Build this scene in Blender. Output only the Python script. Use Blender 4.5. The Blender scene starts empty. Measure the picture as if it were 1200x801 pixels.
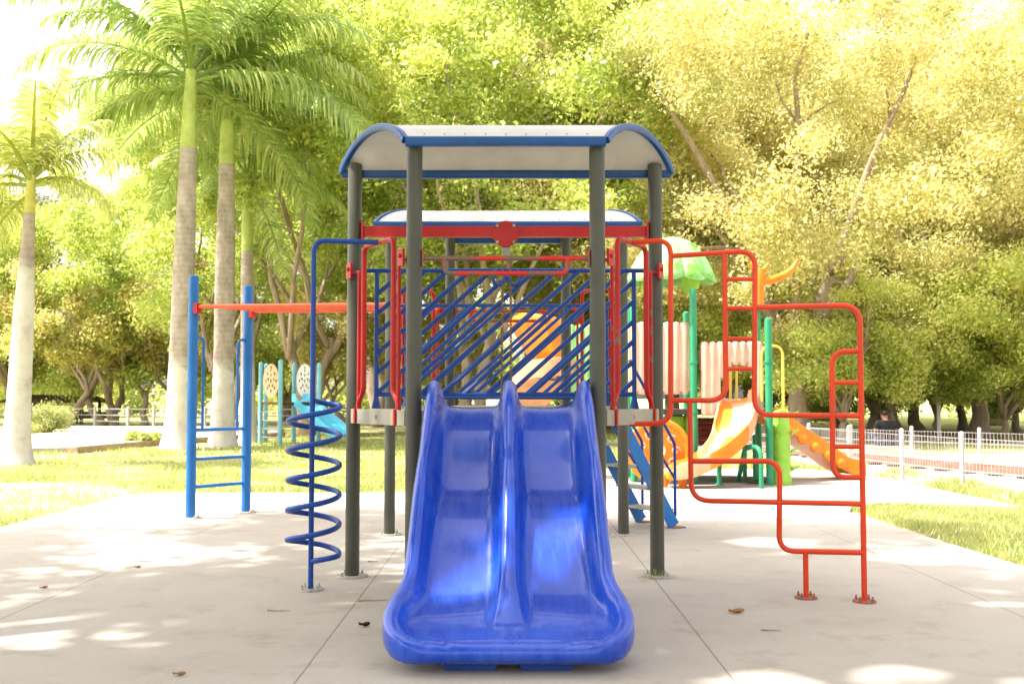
import bpy, bmesh, math, random
import numpy as np
from mathutils import Vector, Matrix

R = math.radians
random.seed(7)
scene = bpy.context.scene
col = scene.collection

V = Vector
# ------------------------------------------------------------------ camera model (used to read real distances)
CAM_H, F_PX, PITCH = 1.115, 1268.0, math.atan(64.5 / 1268.0)
_c, _s = math.cos(PITCH), math.sin(PITCH)

def ray(px, py):
    x, u = (px - 600) / F_PX, (400.5 - py) / F_PX
    return Vector((x, _c - u * _s, _s + u * _c))

def at(px, py, depth):
    """world point at a given distance (world y) from the camera"""
    d = ray(px, py)
    k = depth / d.y
    return Vector((d.x * k, depth, CAM_H + d.z * k))

def gnd(px, py, z=0.0):
    d = ray(px, py)
    k = (z - CAM_H) / d.z
    return Vector((d.x * k, d.y * k, z))

def on_plane(px, py, o, n):
    d = ray(px, py)
    c = Vector((0, 0, CAM_H))
    k = (o - c).dot(n) / d.dot(n)
    return c + d * k

# ------------------------------------------------------------------ tagging
def tag(o, label=None, cat=None, group=None, kind=None):
    if label: o['label'] = label
    if cat: o['category'] = cat
    if group: o['group'] = group
    if kind: o['kind'] = kind
    return o

def empty(name, loc=(0, 0, 0), rz=0.0):
    o = bpy.data.objects.new(name, None)
    o.empty_display_size = 0.2
    o.location = loc
    o.rotation_euler = (0, 0, rz)
    col.objects.link(o)
    return o

def link(name, me, mat, parent=None, smooth=35):
    if smooth:
        me.polygons.foreach_set('use_smooth', [True] * len(me.polygons))
        try: me.set_sharp_from_angle(angle=R(smooth))
        except Exception: pass
    if mat and not me.materials: me.materials.append(mat)
    o = bpy.data.objects.new(name, me)
    col.objects.link(o)
    if parent:
        o.parent = parent
        # geometry is authored in world space: cancel the parents' transforms
        m = Matrix.Identity(4)
        p = parent
        chain = []
        while p:
            chain.append(p); p = p.parent
        for p in reversed(chain):
            m = m @ p.matrix_parent_inverse @ p.matrix_basis
        o.matrix_parent_inverse = m.inverted()
    return o

def local(o):
    o.matrix_parent_inverse = Matrix.Identity(4)
    return o

# ------------------------------------------------------------------ mesh builder
class MB:
    def __init__(s): s.v, s.f = [], []
    def add(s, vs, fs):
        b = len(s.v)
        s.v += [tuple(v) for v in vs]
        s.f += [tuple(i + b for i in f) for f in fs]
        return s
    def box(s, c, size, rz=0.0, m=None):
        hx, hy, hz = size[0] / 2, size[1] / 2, size[2] / 2
        vs = [Vector((x, y, z)) for x in (-hx, hx) for y in (-hy, hy) for z in (-hz, hz)]
        mm = m if m else Matrix.Rotation(rz, 3, 'Z')
        vs = [mm @ v + Vector(c) for v in vs]
        return s.add(vs, [(0, 1, 3, 2), (4, 6, 7, 5), (0, 4, 5, 1), (2, 3, 7, 6), (0, 2, 6, 4), (1, 5, 7, 3)])
    def tube(s, pts, r, seg=12, closed=False, sec=None, up=None):
        pts = [Vector(p) for p in pts]
        n = len(pts)
        rs = r if isinstance(r, (list, tuple)) else [r] * n
        tans = []
        for i in range(n):
            if closed: t = pts[(i + 1) % n] - pts[i - 1]
            else: t = pts[min(i + 1, n - 1)] - pts[max(i - 1, 0)]
            tans.append(t.normalized() if t.length > 1e-9 else Vector((0, 0, 1)))
        a = up.copy() if up else (Vector((0, 0, 1)) if abs(tans[0].z) < .9 else Vector((0, 1, 0)))
        vs, fs = [], []
        for i in range(n):
            t = tans[i]
            a = (a - t * a.dot(t))
            if a.length < 1e-6: a = t.orthogonal()
            a.normalize()
            b = t.cross(a)
            if sec:
                for (p, q) in sec: vs.append(pts[i] + b * p + a * q)
            else:
                for k in range(seg):
                    an = 2 * math.pi * k / seg
                    vs.append(pts[i] + (a * math.cos(an) + b * math.sin(an)) * rs[i])
        m = len(sec) if sec else seg
        for i in range(n if closed else n - 1):
            j = (i + 1) % n
            for k in range(m):
                l = (k + 1) % m
                fs.append((i * m + k, i * m + l, j * m + l, j * m + k))
        if not closed:
            fs.append(tuple(range(m - 1, -1, -1)))
            fs.append(tuple((n - 1) * m + k for k in range(m)))
        return s.add(vs, fs)
    def lathe(s, c, prof, seg=20, axis=None):
        c = Vector(c)
        vs, fs = [], []
        M = Vector((0, 0, 1)).rotation_difference(Vector(axis)).to_matrix() if axis is not None else Matrix.Identity(3)
        for (r, z) in prof:
            for k in range(seg):
                an = 2 * math.pi * k / seg
                vs.append(c + M @ Vector((r * math.cos(an), r * math.sin(an), z)))
        n = len(prof)
        for i in range(n - 1):
            for k in range(seg):
                l = (k + 1) % seg
                fs.append((i * seg + k, i * seg + l, (i + 1) * seg + l, (i + 1) * seg + k))
        fs.append(tuple(range(seg - 1, -1, -1)))
        fs.append(tuple((n - 1) * seg + k for k in range(seg)))
        return s.add(vs, fs)
    def prism(s, poly, z0, z1):
        n = len(poly)
        vs = [Vector((p[0], p[1], z0)) for p in poly] + [Vector((p[0], p[1], z1)) for p in poly]
        fs = [tuple(range(n - 1, -1, -1)), tuple(range(n, 2 * n))]
        fs += [(i, (i + 1) % n, n + (i + 1) % n, n + i) for i in range(n)]
        return s.add(vs, fs)
    def grid(s, rows, cap=False):
        n, m = len(rows), len(rows[0])
        vs = [v for r in rows for v in r]
        fs = [(i * m + k, i * m + k + 1, (i + 1) * m + k + 1, (i + 1) * m + k) for i in range(n - 1) for k in range(m - 1)]
        return s.add(vs, fs)
    def mesh(s, name):
        me = bpy.data.meshes.new(name)
        me.from_pydata(s.v, [], s.f)
        me.validate(); me.update()
        return me
    def build(s, name, mat, parent=None, smooth=35, recalc=True):
        me = s.mesh(name)
        if recalc:
            bm = bmesh.new(); bm.from_mesh(me)
            bmesh.ops.recalc_face_normals(bm, faces=bm.faces)
            bm.to_mesh(me); bm.free()
        return link(name, me, mat, parent, smooth)

def fillet(pts, r, n=6):
    """round the corners of a polyline"""
    pts = [Vector(p) for p in pts]
    rr = r if isinstance(r, (list, tuple)) else [r] * len(pts)
    out = [pts[0]]
    for i in range(1, len(pts) - 1):
        p, a, b = pts[i], pts[i - 1], pts[i + 1]
        u, v = (a - p), (b - p)
        q = min(rr[i], u.length * .49, v.length * .49)
        u.normalize(); v.normalize()
        if u.dot(v) < -.9995: out.append(p); continue
        s, e = p + u * q, p + v * q
        for k in range(n + 1):
            t = k / n
            out.append(s * (1 - t) ** 2 + p * 2 * t * (1 - t) + e * t * t)
    out.append(pts[-1])
    return out

def crom(xs, ys, x):
    """smooth interpolation through key points (xs ascending)"""
    return float(np.interp(x, xs, ys)) if len(xs) < 3 else hermite(xs, ys, x)

def hermite(xs, ys, x):
    n = len(xs)
    if x <= xs[0]: return ys[0]
    if x >= xs[-1]: return ys[-1]
    i = max(k for k in range(n - 1) if xs[k] <= x)
    def slope(k):
        if k == 0: return (ys[1] - ys[0]) / (xs[1] - xs[0])
        if k == n - 1: return (ys[-1] - ys[-2]) / (xs[-1] - xs[-2])
        return (ys[k + 1] - ys[k - 1]) / (xs[k + 1] - xs[k - 1])
    h = xs[i + 1] - xs[i]; t = (x - xs[i]) / h
    return ((2 * t ** 3 - 3 * t ** 2 + 1) * ys[i] + (t ** 3 - 2 * t ** 2 + t) * h * slope(i)
            + (-2 * t ** 3 + 3 * t ** 2) * ys[i + 1] + (t ** 3 - t ** 2) * h * slope(i + 1))

# ------------------------------------------------------------------ materials
def new_mat(name):
    m = bpy.data.materials.new(name); m.use_nodes = True
    nt = m.node_tree
    return m, nt, nt.nodes, nt.links, nt.nodes['Principled BSDF']

def noise(N, L, scale, detail=5, rough=.6, coord='Object', vec=None):
    n = N.new('ShaderNodeTexNoise'); n.inputs['Scale'].default_value = scale
    n.inputs['Detail'].default_value = detail; n.inputs['Roughness'].default_value = rough
    if vec is None:
        tc = N.new('ShaderNodeTexCoord'); vec = tc.outputs[coord]
    L.new(vec, n.inputs['Vector'])
    return n.outputs['Fac']

def ramp(N, L, fac, stops):
    r = N.new('ShaderNodeValToRGB')
    el = r.color_ramp.elements
    while len(el) < len(stops): el.new(0.5)
    for e, (p, c) in zip(el, stops):
        e.position = p; e.color = (*c, 1) if len(c) == 3 else c
    L.new(fac, r.inputs['Fac'])
    return r.outputs['Color']

def mixc(N, L, fac, a, b):
    m = N.new('ShaderNodeMix'); m.data_type = 'RGBA'
    for sock, v in ((m.inputs['Factor'], fac), (m.inputs['A'], a), (m.inputs['B'], b)):
        if hasattr(v, 'links'): L.new(v, sock)
        elif isinstance(v, (int, float)): sock.default_value = v
        else: sock.default_value = (*v, 1)
    return m.outputs['Result']

def fmath(N, L, op, a, b=None):
    m = N.new('ShaderNodeMath'); m.operation = op
    for i, v in enumerate((a, b)):
        if v is None: continue
        if hasattr(v, 'links'): L.new(v, m.inputs[i])
        else: m.inputs[i].default_value = v
    return m.outputs[0]

def bump(N, L, P, h, strength=.2, dist=.01):
    b = N.new('ShaderNodeBump'); b.inputs['Strength'].default_value = strength; b.inputs['Distance'].default_value = dist
    L.new(h, b.inputs['Height']); L.new(b.outputs['Normal'], P.inputs['Normal'])

def paint(name, c, rough=.38, wear=None, wear_at=.62, wear_scale=9, dirt=.12, coat=0.0):
    m, nt, N, L, P = new_mat(name)
    big = noise(N, L, 3.5, 4)
    cc = ramp(N, L, big, [(.3, tuple(x * (1 - dirt) for x in c)), (.7, tuple(min(1, x * (1 + dirt) + .004) for x in c))])
    fine = noise(N, L, 60, 3)
    if wear:
        w = noise(N, L, wear_scale, 8, .7)
        mask = ramp(N, L, w, [(wear_at - .015, (0, 0, 0)), (wear_at + .015, (1, 1, 1))])
        cc = mixc(N, L, mask, cc, wear)
    L.new(cc, P.inputs['Base Color'])
    rr = ramp(N, L, fine, [(.3, (rough * .85,) * 3), (.7, (min(1, rough * 1.25),) * 3)])
    L.new(rr, P.inputs['Roughness'])
    P.inputs['Coat Weight'].default_value = coat; P.inputs['Specular IOR Level'].default_value = .26
    bump(N, L, P, fine, .05, .003)
    return m

M = {}
M['post'] = paint('grey_olive_paint', (.063, .065, .05), .42, wear=(.2, .17, .13), wear_at=.735, wear_scale=14)
M['red'] = paint('red_paint', (.38, .009, .007), .36, wear=(.22, .1, .07), wear_at=.70, wear_scale=16)
M['red_worn'] = paint('worn_red_paint', (.52, .022, .018), .4, wear=(.15, .1, .075), wear_at=.52, wear_scale=7)
M['red_sun'] = paint('sunlit_red_paint', (.58, .045, .01), .36, wear=(.28, .13, .08), wear_at=.72, wear_scale=18)  # loop climber red, its sunlit orange tone put into the colour
M['red_arch'] = paint('chipped_red_paint', (.38, .009, .007), .38, wear=(.17, .1, .07), wear_at=.6, wear_scale=8)
M['red_bar'] = paint('orange_red_paint', (.68, .1, .03), .4)
M['blue'] = paint('dark_blue_paint', (.008, .05, .25), .34, wear=(.08, .12, .22), wear_at=.71, wear_scale=20)
M['blue_sun'] = paint('mid_blue_paint', (.018, .14, .42), .36, wear=(.1, .22, .45), wear_at=.7)
M['roof_blue'] = paint('roof_blue_paint', (.007, .06, .23), .3)
M['plate'] = paint('galvanised_plate', (.36, .35, .31), .55, wear=(.25, .12, .06), wear_at=.6, wear_scale=25)
M['deck'] = paint('beige_deck', (.31, .29, .245), .6, wear=(.33, .3, .25), wear_at=.66)
M['steel'] = paint('chain_steel', (.22, .19, .16), .4); M['steel'].node_tree.nodes['Principled BSDF'].inputs['Metallic'].default_value = .6
M['rope'] = paint('brown_rope', (.2, .125, .075), .85)
M['rubber'] = paint('dark_rubber', (.045, .04, .04), .8)
M['orange'] = paint('orange_plastic', (.72, .2, .012), .35, dirt=.18)
M['orange_pale'] = paint('faded_peach_plastic', (.64, .31, .17), .45, dirt=.14)
M['pink'] = paint('faded_pink_plastic', (.54, .36, .28), .5, dirt=.12)
M['cream'] = paint('cream_plastic', (.75, .58, .38), .5)
M['green_post'] = paint('green_paint', (.018, .22, .1), .35, coat=.2)
M['lime'] = paint('lime_plastic', (.27, .52, .06), .42, dirt=.2)
M['palegreen'] = paint('faded_green_plastic', (.26, .52, .2), .4, wear=(.15, .42, .05), wear_at=.56, wear_scale=3, dirt=.2)
M['yellow'] = paint('yellow_paint', (.75, .5, .1), .4)
M['darkred'] = paint('dark_red_board', (.2, .03, .018), .6)
M['aqua'] = paint('pale_blue_paint', (.2, .45, .56), .4)
M['aqua_slide'] = paint('aqua_plastic', (.08, .42, .62), .32)
M['fence'] = paint('dull_white_wire', (.45, .42, .405), .6)
M['white'] = paint('white_paint', (.78, .77, .74), .5, dirt=.06)
M['wood'] = paint('brown_timber', (.07, .04, .022), .75, dirt=.3)
M['kerb'] = paint('sandy_kerb', (.33, .23, .15), .85, dirt=.25)
M['red_foot'] = paint('rusty_red_foot', (.36, .1, .07), .6, wear=(.2, .1, .06), wear_at=.5, wear_scale=20)
M['rust'] = paint('rusted_rail', (.22, .115, .085), .65, dirt=.25)

def slide_mat():
    m, nt, N, L, P = new_mat('blue_slide_plastic')
    base = ramp(N, L, noise(N, L, 2.2, 4), [(.3, (.002, .034, .34)), (.7, (.003, .054, .46))])
    tc = N.new('ShaderNodeTexCoord'); mp = N.new('ShaderNodeMapping'); mp.inputs['Scale'].default_value = (26, 3, 5)
    L.new(tc.outputs['Object'], mp.inputs['Vector'])
    scr = noise(N, L, 1.0, 9, .7, vec=mp.outputs[0])
    mask = ramp(N, L, scr, [(.5, (0, 0, 0)), (.76, (.25, .25, .25))])
    chalk = ramp(N, L, noise(N, L, 3.6, 7, .65), [(.5, (0, 0, 0)), (.8, (.22, .22, .22))])
    c = mixc(N, L, mask, base, (.08, .22, .64))
    c = mixc(N, L, chalk, c, (.15, .24, .66))
    L.new(c, P.inputs['Base Color'])
    rr = ramp(N, L, scr, [(.35, (.22,) * 3), (.75, (.45,) * 3)])
    L.new(rr, P.inputs['Roughness'])
    P.inputs['Specular IOR Level'].default_value = .32; P.inputs['Coat Weight'].default_value = .4; P.inputs['Coat Roughness'].default_value = .07
    bump(N, L, P, noise(N, L, 9, 3), .06, .02)
    return m
M['slide'] = slide_mat()

def roof_mat():
    m, nt, N, L, P = new_mat('milky_roof_sheet')
    c = ramp(N, L, noise(N, L, 4, 6), [(.3, (.55, .54, .52)), (.7, (.68, .67, .65))])
    tr = N.new('ShaderNodeBsdfTranslucent'); L.new(c, tr.inputs['Color'])
    L.new(c, P.inputs['Base Color']); P.inputs['Roughness'].default_value = .3
    mx = N.new('ShaderNodeMixShader'); mx.inputs[0].default_value = .22
    L.new(P.outputs[0], mx.inputs[1]); L.new(tr.outputs[0], mx.inputs[2])
    L.new(mx.outputs[0], N['Material Output'].inputs['Surface'])
    return m
M['roof'] = roof_mat()

def leaf_mat(name, dark, mid, light, trans=.45, scale=.55):
    m, nt, N, L, P = new_mat(name)
    g = N.new('ShaderNodeNewGeometry')
    rnd = g.outputs['Random Per Island']
    clump = noise(N, L, scale, 3, .6)
    f = fmath(N, L, 'ADD', fmath(N, L, 'MULTIPLY', rnd, .45), fmath(N, L, 'SUBTRACT', fmath(N, L, 'MULTIPLY', clump, .95), .17))
    c = ramp(N, L, f, [(.22, dark), (.52, mid), (.85, light)])
    N.remove(P)
    d = N.new('ShaderNodeBsdfDiffuse'); L.new(c, d.inputs['Color'])
    t = N.new('ShaderNodeBsdfTranslucent')
    tc = mixc(N, L, .35, c, light)
    L.new(tc, t.inputs['Color'])
    gl = N.new('ShaderNodeBsdfGlossy'); gl.inputs['Roughness'].default_value = .45; gl.inputs['Color'].default_value = (.9, .9, .85, 1)
    mx = N.new('ShaderNodeMixShader'); mx.inputs[0].default_value = trans
    L.new(d.outputs[0], mx.inputs[1]); L.new(t.outputs[0], mx.inputs[2])
    m2 = N.new('ShaderNodeMixShader'); m2.inputs[0].default_value = .05
    L.new(mx.outputs[0], m2.inputs[1]); L.new(gl.outputs[0], m2.inputs[2])
    L.new(m2.outputs[0], N['Material Output'].inputs['Surface'])
    return m
M['leaf_olive'] = leaf_mat('olive_foliage', (.19, .25, .04), (.53, .52, .15), (.85, .72, .38), .62)
M['leaf_young'] = leaf_mat('young_foliage', (.2, .32, .04), (.47, .55, .1), (.78, .7, .28), .62)
M['leaf_bright'] = leaf_mat('bright_foliage', (.13, .25, .03), (.37, .48, .07), (.66, .65, .18), .6)
M['leaf_green'] = leaf_mat('green_foliage', (.2, .3, .045), (.43, .52, .1), (.66, .64, .2), .62)
M['leaf_pine'] = leaf_mat('tawny_foliage', (.23, .29, .04), (.52, .51, .12), (.78, .61, .28), .6)
M['leaf_grey'] = leaf_mat('grey_foliage', (.12, .13, .08), (.2, .2, .12), (.34, .33, .22))
M['palm'] = leaf_mat('palm_frond_green', (.08, .19, .022), (.24, .36, .05), (.6, .63, .24), .53, .8)
M['palm_yellow'] = leaf_mat('palm_frond_yellow', (.2, .27, .03), (.38, .44, .08), (.66, .62, .24), .5, .8)
M['grass'] = leaf_mat('grass_blade', (.17, .25, .05), (.36, .42, .11), (.58, .55, .24), .45, .7)

def bark_mat(name, a, b, scale=6, stretch=.25):
    m, nt, N, L, P = new_mat(name)
    tc = N.new('ShaderNodeTexCoord'); mp = N.new('ShaderNodeMapping'); mp.inputs['Scale'].default_value = (scale, scale, scale * stretch)
    L.new(tc.outputs['Object'], mp.inputs['Vector'])
    n = noise(N, L, 1, 8, .7, vec=mp.outputs[0])
    L.new(ramp(N, L, n, [(.3, a), (.7, b)]), P.inputs['Base Color'])
    P.inputs['Roughness'].default_value = .9
    bump(N, L, P, n, .6, .04)
    return m
M['bark'] = bark_mat('brown_bark', (.17, .125, .095), (.4, .31, .24))
M['bark_dark'] = bark_mat('dark_bark', (.15, .115, .09), (.34, .26, .2))

def palm_bark(name, wash):
    """ringed grey trunk, limewashed below the given height"""
    m, nt, N, L, P = new_mat(name)
    tc = N.new('ShaderNodeTexCoord')
    sp = N.new('ShaderNodeSeparateXYZ'); L.new(tc.outputs['Object'], sp.inputs[0])
    w = N.new('ShaderNodeTexWave'); w.bands_direction = 'Z'; w.inputs['Scale'].default_value = 2.6
    w.inputs['Distortion'].default_value = 2.5; w.inputs['Detail'].default_value = 4
    L.new(tc.outputs['Object'], w.inputs['Vector'])
    mp = N.new('ShaderNodeMapping'); mp.inputs['Scale'].default_value = (4.5, 4.5, 2.2); L.new(tc.outputs['Object'], mp.inputs['Vector'])
    st = noise(N, L, 1, 7, .7, vec=mp.outputs[0])
    f = fmath(N, L, 'ADD', fmath(N, L, 'MULTIPLY', w.outputs['Fac'], .05), fmath(N, L, 'MULTIPLY', st, .95))
    bark = ramp(N, L, f, [(.28, (.17, .135, .115)), (.48, (.3, .25, .215)), (.72, (.44, .38, .34))])
    blot = noise(N, L, 3.2, 6, .65)
    edge = fmath(N, L, 'ADD', sp.outputs['Z'], fmath(N, L, 'MULTIPLY', fmath(N, L, 'SUBTRACT', blot, .5), .9))
    mask = N.new('ShaderNodeMapRange'); mask.inputs['From Min'].default_value = wash + .12; mask.inputs['From Max'].default_value = wash - .12
    L.new(edge, mask.inputs['Value'])
    lime = ramp(N, L, blot, [(.28, (.34, .3, .26)), (.45, (.5, .465, .44)), (.6, (.56, .53, .51)), (.78, (.4, .34, .26))])
    L.new(mixc(N, L, mask.outputs[0], bark, lime), P.inputs['Base Color'])
    P.inputs['Roughness'].default_value = .9
    bump(N, L, P, f, .35, .03)
    return m
M['palm_trunk'] = palm_bark('palm_trunk_bark', 1.9)
M['palm_trunk_white'] = palm_bark('limewashed_palm_trunk', 3.3)
M['shaft'] = paint('palm_crownshaft', (.33, .39, .1), .5, dirt=.2)
M['shaft_yellow'] = paint('yellow_crownshaft', (.45, .42, .1), .5, dirt=.2)

def concrete():
    m, nt, N, L, P = new_mat('plaza_concrete')
    tc = N.new('ShaderNodeTexCoord')
    big = noise(N, L, .45, 6, .65); mid = noise(N, L, 3.2, 8, .7); fine = noise(N, L, 70, 5, .7)
    c = ramp(N, L, big, [(.28, (.325, .288, .245)), (.5, (.385, .347, .302)), (.72, (.425, .39, .348))])
    stain = ramp(N, L, mid, [(.3, (.66, .6, .53)), (.47, (1, 1, 1)), (.75, (1.0, 1.0, 1.0))])
    mul = N.new('ShaderNodeMix'); mul.data_type = 'RGBA'; mul.blend_type = 'MULTIPLY'; mul.inputs['Factor'].default_value = .55
    L.new(c, mul.inputs['A']); L.new(stain, mul.inputs['B'])
    sp = N.new('ShaderNodeSeparateXYZ'); L.new(tc.outputs['Object'], sp.inputs[0])
    wob = fmath(N, L, 'MULTIPLY', fmath(N, L, 'SUBTRACT', mid, .5), .012)
    def joint(sock, off, step, w):
        x = fmath(N, L, 'ADD', fmath(N, L, 'SUBTRACT', sock, off - step * 40), wob)
        mo = fmath(N, L, 'MODULO', x, step)
        e = fmath(N, L, 'MINIMUM', mo, fmath(N, L, 'SUBTRACT', step, mo))
        return fmath(N, L, 'LESS_THAN', e, w)
    j = fmath(N, L, 'MAXIMUM', joint(sp.outputs['X'], .875, 1.725, .0045), joint(sp.outputs['Y'], 3.1, 5.2, .004))
    cc = mixc(N, L, fmath(N, L, 'MULTIPLY', j, .75), mul.outputs['Result'], (.16, .13, .1))
    sp2 = ramp(N, L, fine, [(.3, (.9, .9, .9)), (.6, (1, 1, 1))])
    mul2 = N.new('ShaderNodeMix'); mul2.data_type = 'RGBA'; mul2.blend_type = 'MULTIPLY'; mul2.inputs['Factor'].default_value = .9
    L.new(cc, mul2.inputs['A']); L.new(sp2, mul2.inputs['B'])
    L.new(mul2.outputs['Result'], P.inputs['Base Color'])
    P.inputs['Roughness'].default_value = .82
    h = fmath(N, L, 'SUBTRACT', fmath(N, L, 'ADD', fmath(N, L, 'MULTIPLY', fine, .3), mid), j)
    bump(N, L, P, h, .12, .012)
    return m
M['concrete'] = concrete()

def turf():
    m, nt, N, L, P = new_mat('dry_turf')
    big = noise(N, L, .35, 6, .65); mid = noise(N, L, 4, 8, .75)
    g = ramp(N, L, mid, [(.3, (.22, .27, .06)), (.5, (.37, .4, .13)), (.7, (.5, .46, .22))])
    soil = ramp(N, L, mid, [(.3, (.4, .32, .22)), (.7, (.56, .48, .37))])
    mask = ramp(N, L, big, [(.5, (0, 0, 0)), (.62, (.85, .85, .85))])
    L.new(mixc(N, L, mask, g, soil), P.inputs['Base Color'])
    P.inputs['Roughness'].default_value = 1; P.inputs['Specular IOR Level'].default_value = .1
    bump(N, L, P, noise(N, L, 30, 6, .8), .8, .05)
    return m
M['turf'] = turf()
def soil():
    m, nt, N, L, P = new_mat('bare_pale_soil')
    L.new(ramp(N, L, noise(N, L, 5, 9, .75), [(.3, (.24, .25, .09)), (.45, (.33, .28, .19)), (.7, (.42, .36, .28))]), P.inputs['Base Color'])
    P.inputs['Roughness'].default_value = 1
    bump(N, L, P, noise(N, L, 25, 6, .8), .7, .03)
    return m
M['soil'] = soil()

def gravel():
    m, nt, N, L, P = new_mat('pale_ballast')
    v = N.new('ShaderNodeTexVoronoi'); v.inputs['Scale'].default_value = 22
    tc = N.new('ShaderNodeTexCoord'); L.new(tc.outputs['Object'], v.inputs['Vector'])
    L.new(ramp(N, L, noise(N, L, 12, 8, .8), [(.3, (.26, .2, .17)), (.5, (.45, .39, .35)), (.7, (.58, .53, .5))]), P.inputs['Base Color'])
    P.inputs['Roughness'].default_value = .95
    bump(N, L, P, v.outputs['Distance'], 1, .04)
    return m
M['gravel'] = gravel()

# ------------------------------------------------------------------ the setting
mb = MB(); mb.prism([(-400, -200), (400, -200), (400, 600), (-400, 600)], -1.0, -.03)
tag(mb.build('ground', M['turf'], smooth=0), kind='structure')
mb = MB(); mb.prism([(-4.4, -8), (3.4, -8), (3.42, 6), (3.3, 9.6), (3.28, 10.6), (3.5, 11.2), (4.0, 11.55), (5.2, 11.15), (5.15, 15.2), (4.6, 16.9), (.4, 16.9), (.1, 12.75), (-4.15, 12.75), (-4.4, 12.5)], -.15, 0)
tag(mb.build('pavement', M['concrete'], smooth=0), kind='structure')
sp0 = [(-4.45, 10.2), (-4.5, 12.4), (-4.5, 12.9), (-5.0, 13.9), (-6.2, 14.6), (-8.6, 13.9), (-8.9, 12.6), (-7.4, 12.0), (-6.4, 11.3), (-5.3, 10.9), (-4.8, 10.3)]
mb = MB(); mb.prism([(p.x, p.y) for p in fillet([V((x, y, 0)) for x, y in sp0], .5, 4)], -.05, -.024)
tag(mb.build('soil_path', M['soil'], smooth=0), kind='structure')
pp = [gnd(-60, 513, .08), gnd(74, 506, .08), gnd(82, 499, .08), gnd(330, 499, .08), gnd(330, 507, .08), gnd(188, 515, .08), gnd(88, 524, .08), gnd(-60, 526, .08)]
mb = MB(); mb.prism([(p.x, p.y) for p in pp], -.15, .08)
tag(mb.build('path', M['concrete'], smooth=0), kind='structure')
kp = [gnd(84, 526, .06), gnd(186, 517, .06), gnd(330, 508.4, .06)]
mb = MB(); mb.tube(kp, .1, sec=[(-.12, -.2), (.12, -.2), (.12, .05), (-.12, .0)])
tag(mb.build('kerb', M['kerb'], smooth=0), kind='structure')
gp = [(5.6, 10.5), (12, 6), (16, 12), (9.2, 19), (6.9, 23), (4.5, 28), (2.6, 28), (4.9, 20), (5.3, 15.5)]
mb = MB(); mb.prism(gp, -.12, -.018)
tag(mb.build('gravel_bed', M['gravel'], smooth=0), kind='structure')

# sky + sun
SUN = Vector((-1.5, -.22, 2.6)).normalized()
el = math.asin(SUN.z); az = math.atan2(SUN.x, SUN.y)
w = bpy.data.worlds.new('World'); scene.world = w; w.use_nodes = True
nt = w.node_tree
sky = nt.nodes.new('ShaderNodeTexSky'); sky.sky_type = 'NISHITA'; sky.sun_disc = False
sky.sun_elevation = el; sky.sun_rotation = az % (2 * math.pi)
sky.air_density = 1.0; sky.dust_density = 4.0; sky.ozone_density = .6
hs = nt.nodes.new('ShaderNodeHueSaturation'); hs.inputs['Saturation'].default_value = .3
wm = nt.nodes.new('ShaderNodeMix'); wm.data_type = 'RGBA'; wm.blend_type = 'MULTIPLY'; wm.inputs['Factor'].default_value = 1
wm.inputs['B'].default_value = (1.0, .94, .895, 1)
nt.links.new(sky.outputs[0], hs.inputs['Color']); nt.links.new(hs.outputs[0], wm.inputs['A'])
nt.links.new(wm.outputs['Result'], nt.nodes['Background'].inputs['Color'])
nt.nodes['Background'].inputs['Strength'].default_value = .15
sl = bpy.data.lights.new('sun', 'SUN'); sl.energy = 3.1; sl.angle = R(.7); sl.color = (1, .935, .86)
so = bpy.data.objects.new('sun', sl); so.rotation_euler = (-SUN).to_track_quat('-Z', 'Y').to_euler(); so.location = SUN * 60
col.objects.link(so)

# ------------------------------------------------------------------ MAIN PLAY STRUCTURE
X0 = -.035
DM, DN, DR, DB = 6.8, 6.05, 8.85, 9.6
HL, HS = .95, .515
ps = empty('play_structure', (X0, 7.8, 0))
tag(ps, 'large steel playground tower set with blue double slide, grey posts and curved roofs', 'play structure')
DECK = 1.04

def base_plate(mb, x, y, r, z=0.0, seg=20, bolts=4, br=None):
    mb.lathe((x, y, z), [(r, 0), (r, .008), (r * .98, .011)], seg)
    for k in range(bolts):
        a = math.pi / 4 + k * 2 * math.pi / bolts
        bx, by = x + (br or r * .78) * math.cos(a), y + (br or r * .78) * math.sin(a)
        mb.lathe((bx, by, z + .01), [(.009, 0), (.009, .009), (.005, .012), (.005, .024)], 6)

def post(x, y, top, mat, r=.0445, plate=True):
    mb = MB(); mb.lathe((x, y, .0), [(r, .004), (r, top - .012), (r * .93, top - .002), (r * .6, top + .004), (.003, top + .006)], 28)
    p = mb.build('post', mat, ps)
    if plate:
        mb = MB(); base_plate(mb, x, y, .1)
        mb.build('base_plate', M['plate'], p)
    return p

MID = {-1: (X0 - HL - .01, DM), 1: (X0 + HL - .01, DM)}
NEAR = {-1: (X0 - HS, DN), 1: (X0 + HS, DN)}
REAR = {-1: (X0 - HL - .01, DR), 1: (X0 + HL - .01, DR)}
BACK = {-1: (X0 - HS, DB), 1: (X0 + HS, DB)}
for dct, h in ((MID, 2.59), (NEAR, 2.562), (REAR, 2.55), (BACK, 2.54)):
    for s in (-1, 1): post(dct[s][0], dct[s][1], h, M['post'])

# decks
def deck(poly):
    mb = MB(); mb.prism(poly, DECK - .02, DECK)
    d = mb.build('deck', M['deck'], ps, smooth=0)
    mb = MB()
    n = len(poly)
    for i in range(n):
        a, b = Vector((*poly[i], 0)), Vector((*poly[(i + 1) % n], 0))
        c, e = (a + b) / 2, (b - a)
        mb.box((c.x, c.y, DECK - .054), (e.length - .1, .03, .062), math.atan2(e.y, e.x))
    mb.build('deck_edge', M['deck'], d, smooth=0)
deck([NEAR[-1], NEAR[1], MID[1], MID[-1]])
deck([REAR[-1], REAR[1], BACK[1], BACK[-1]])
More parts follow.
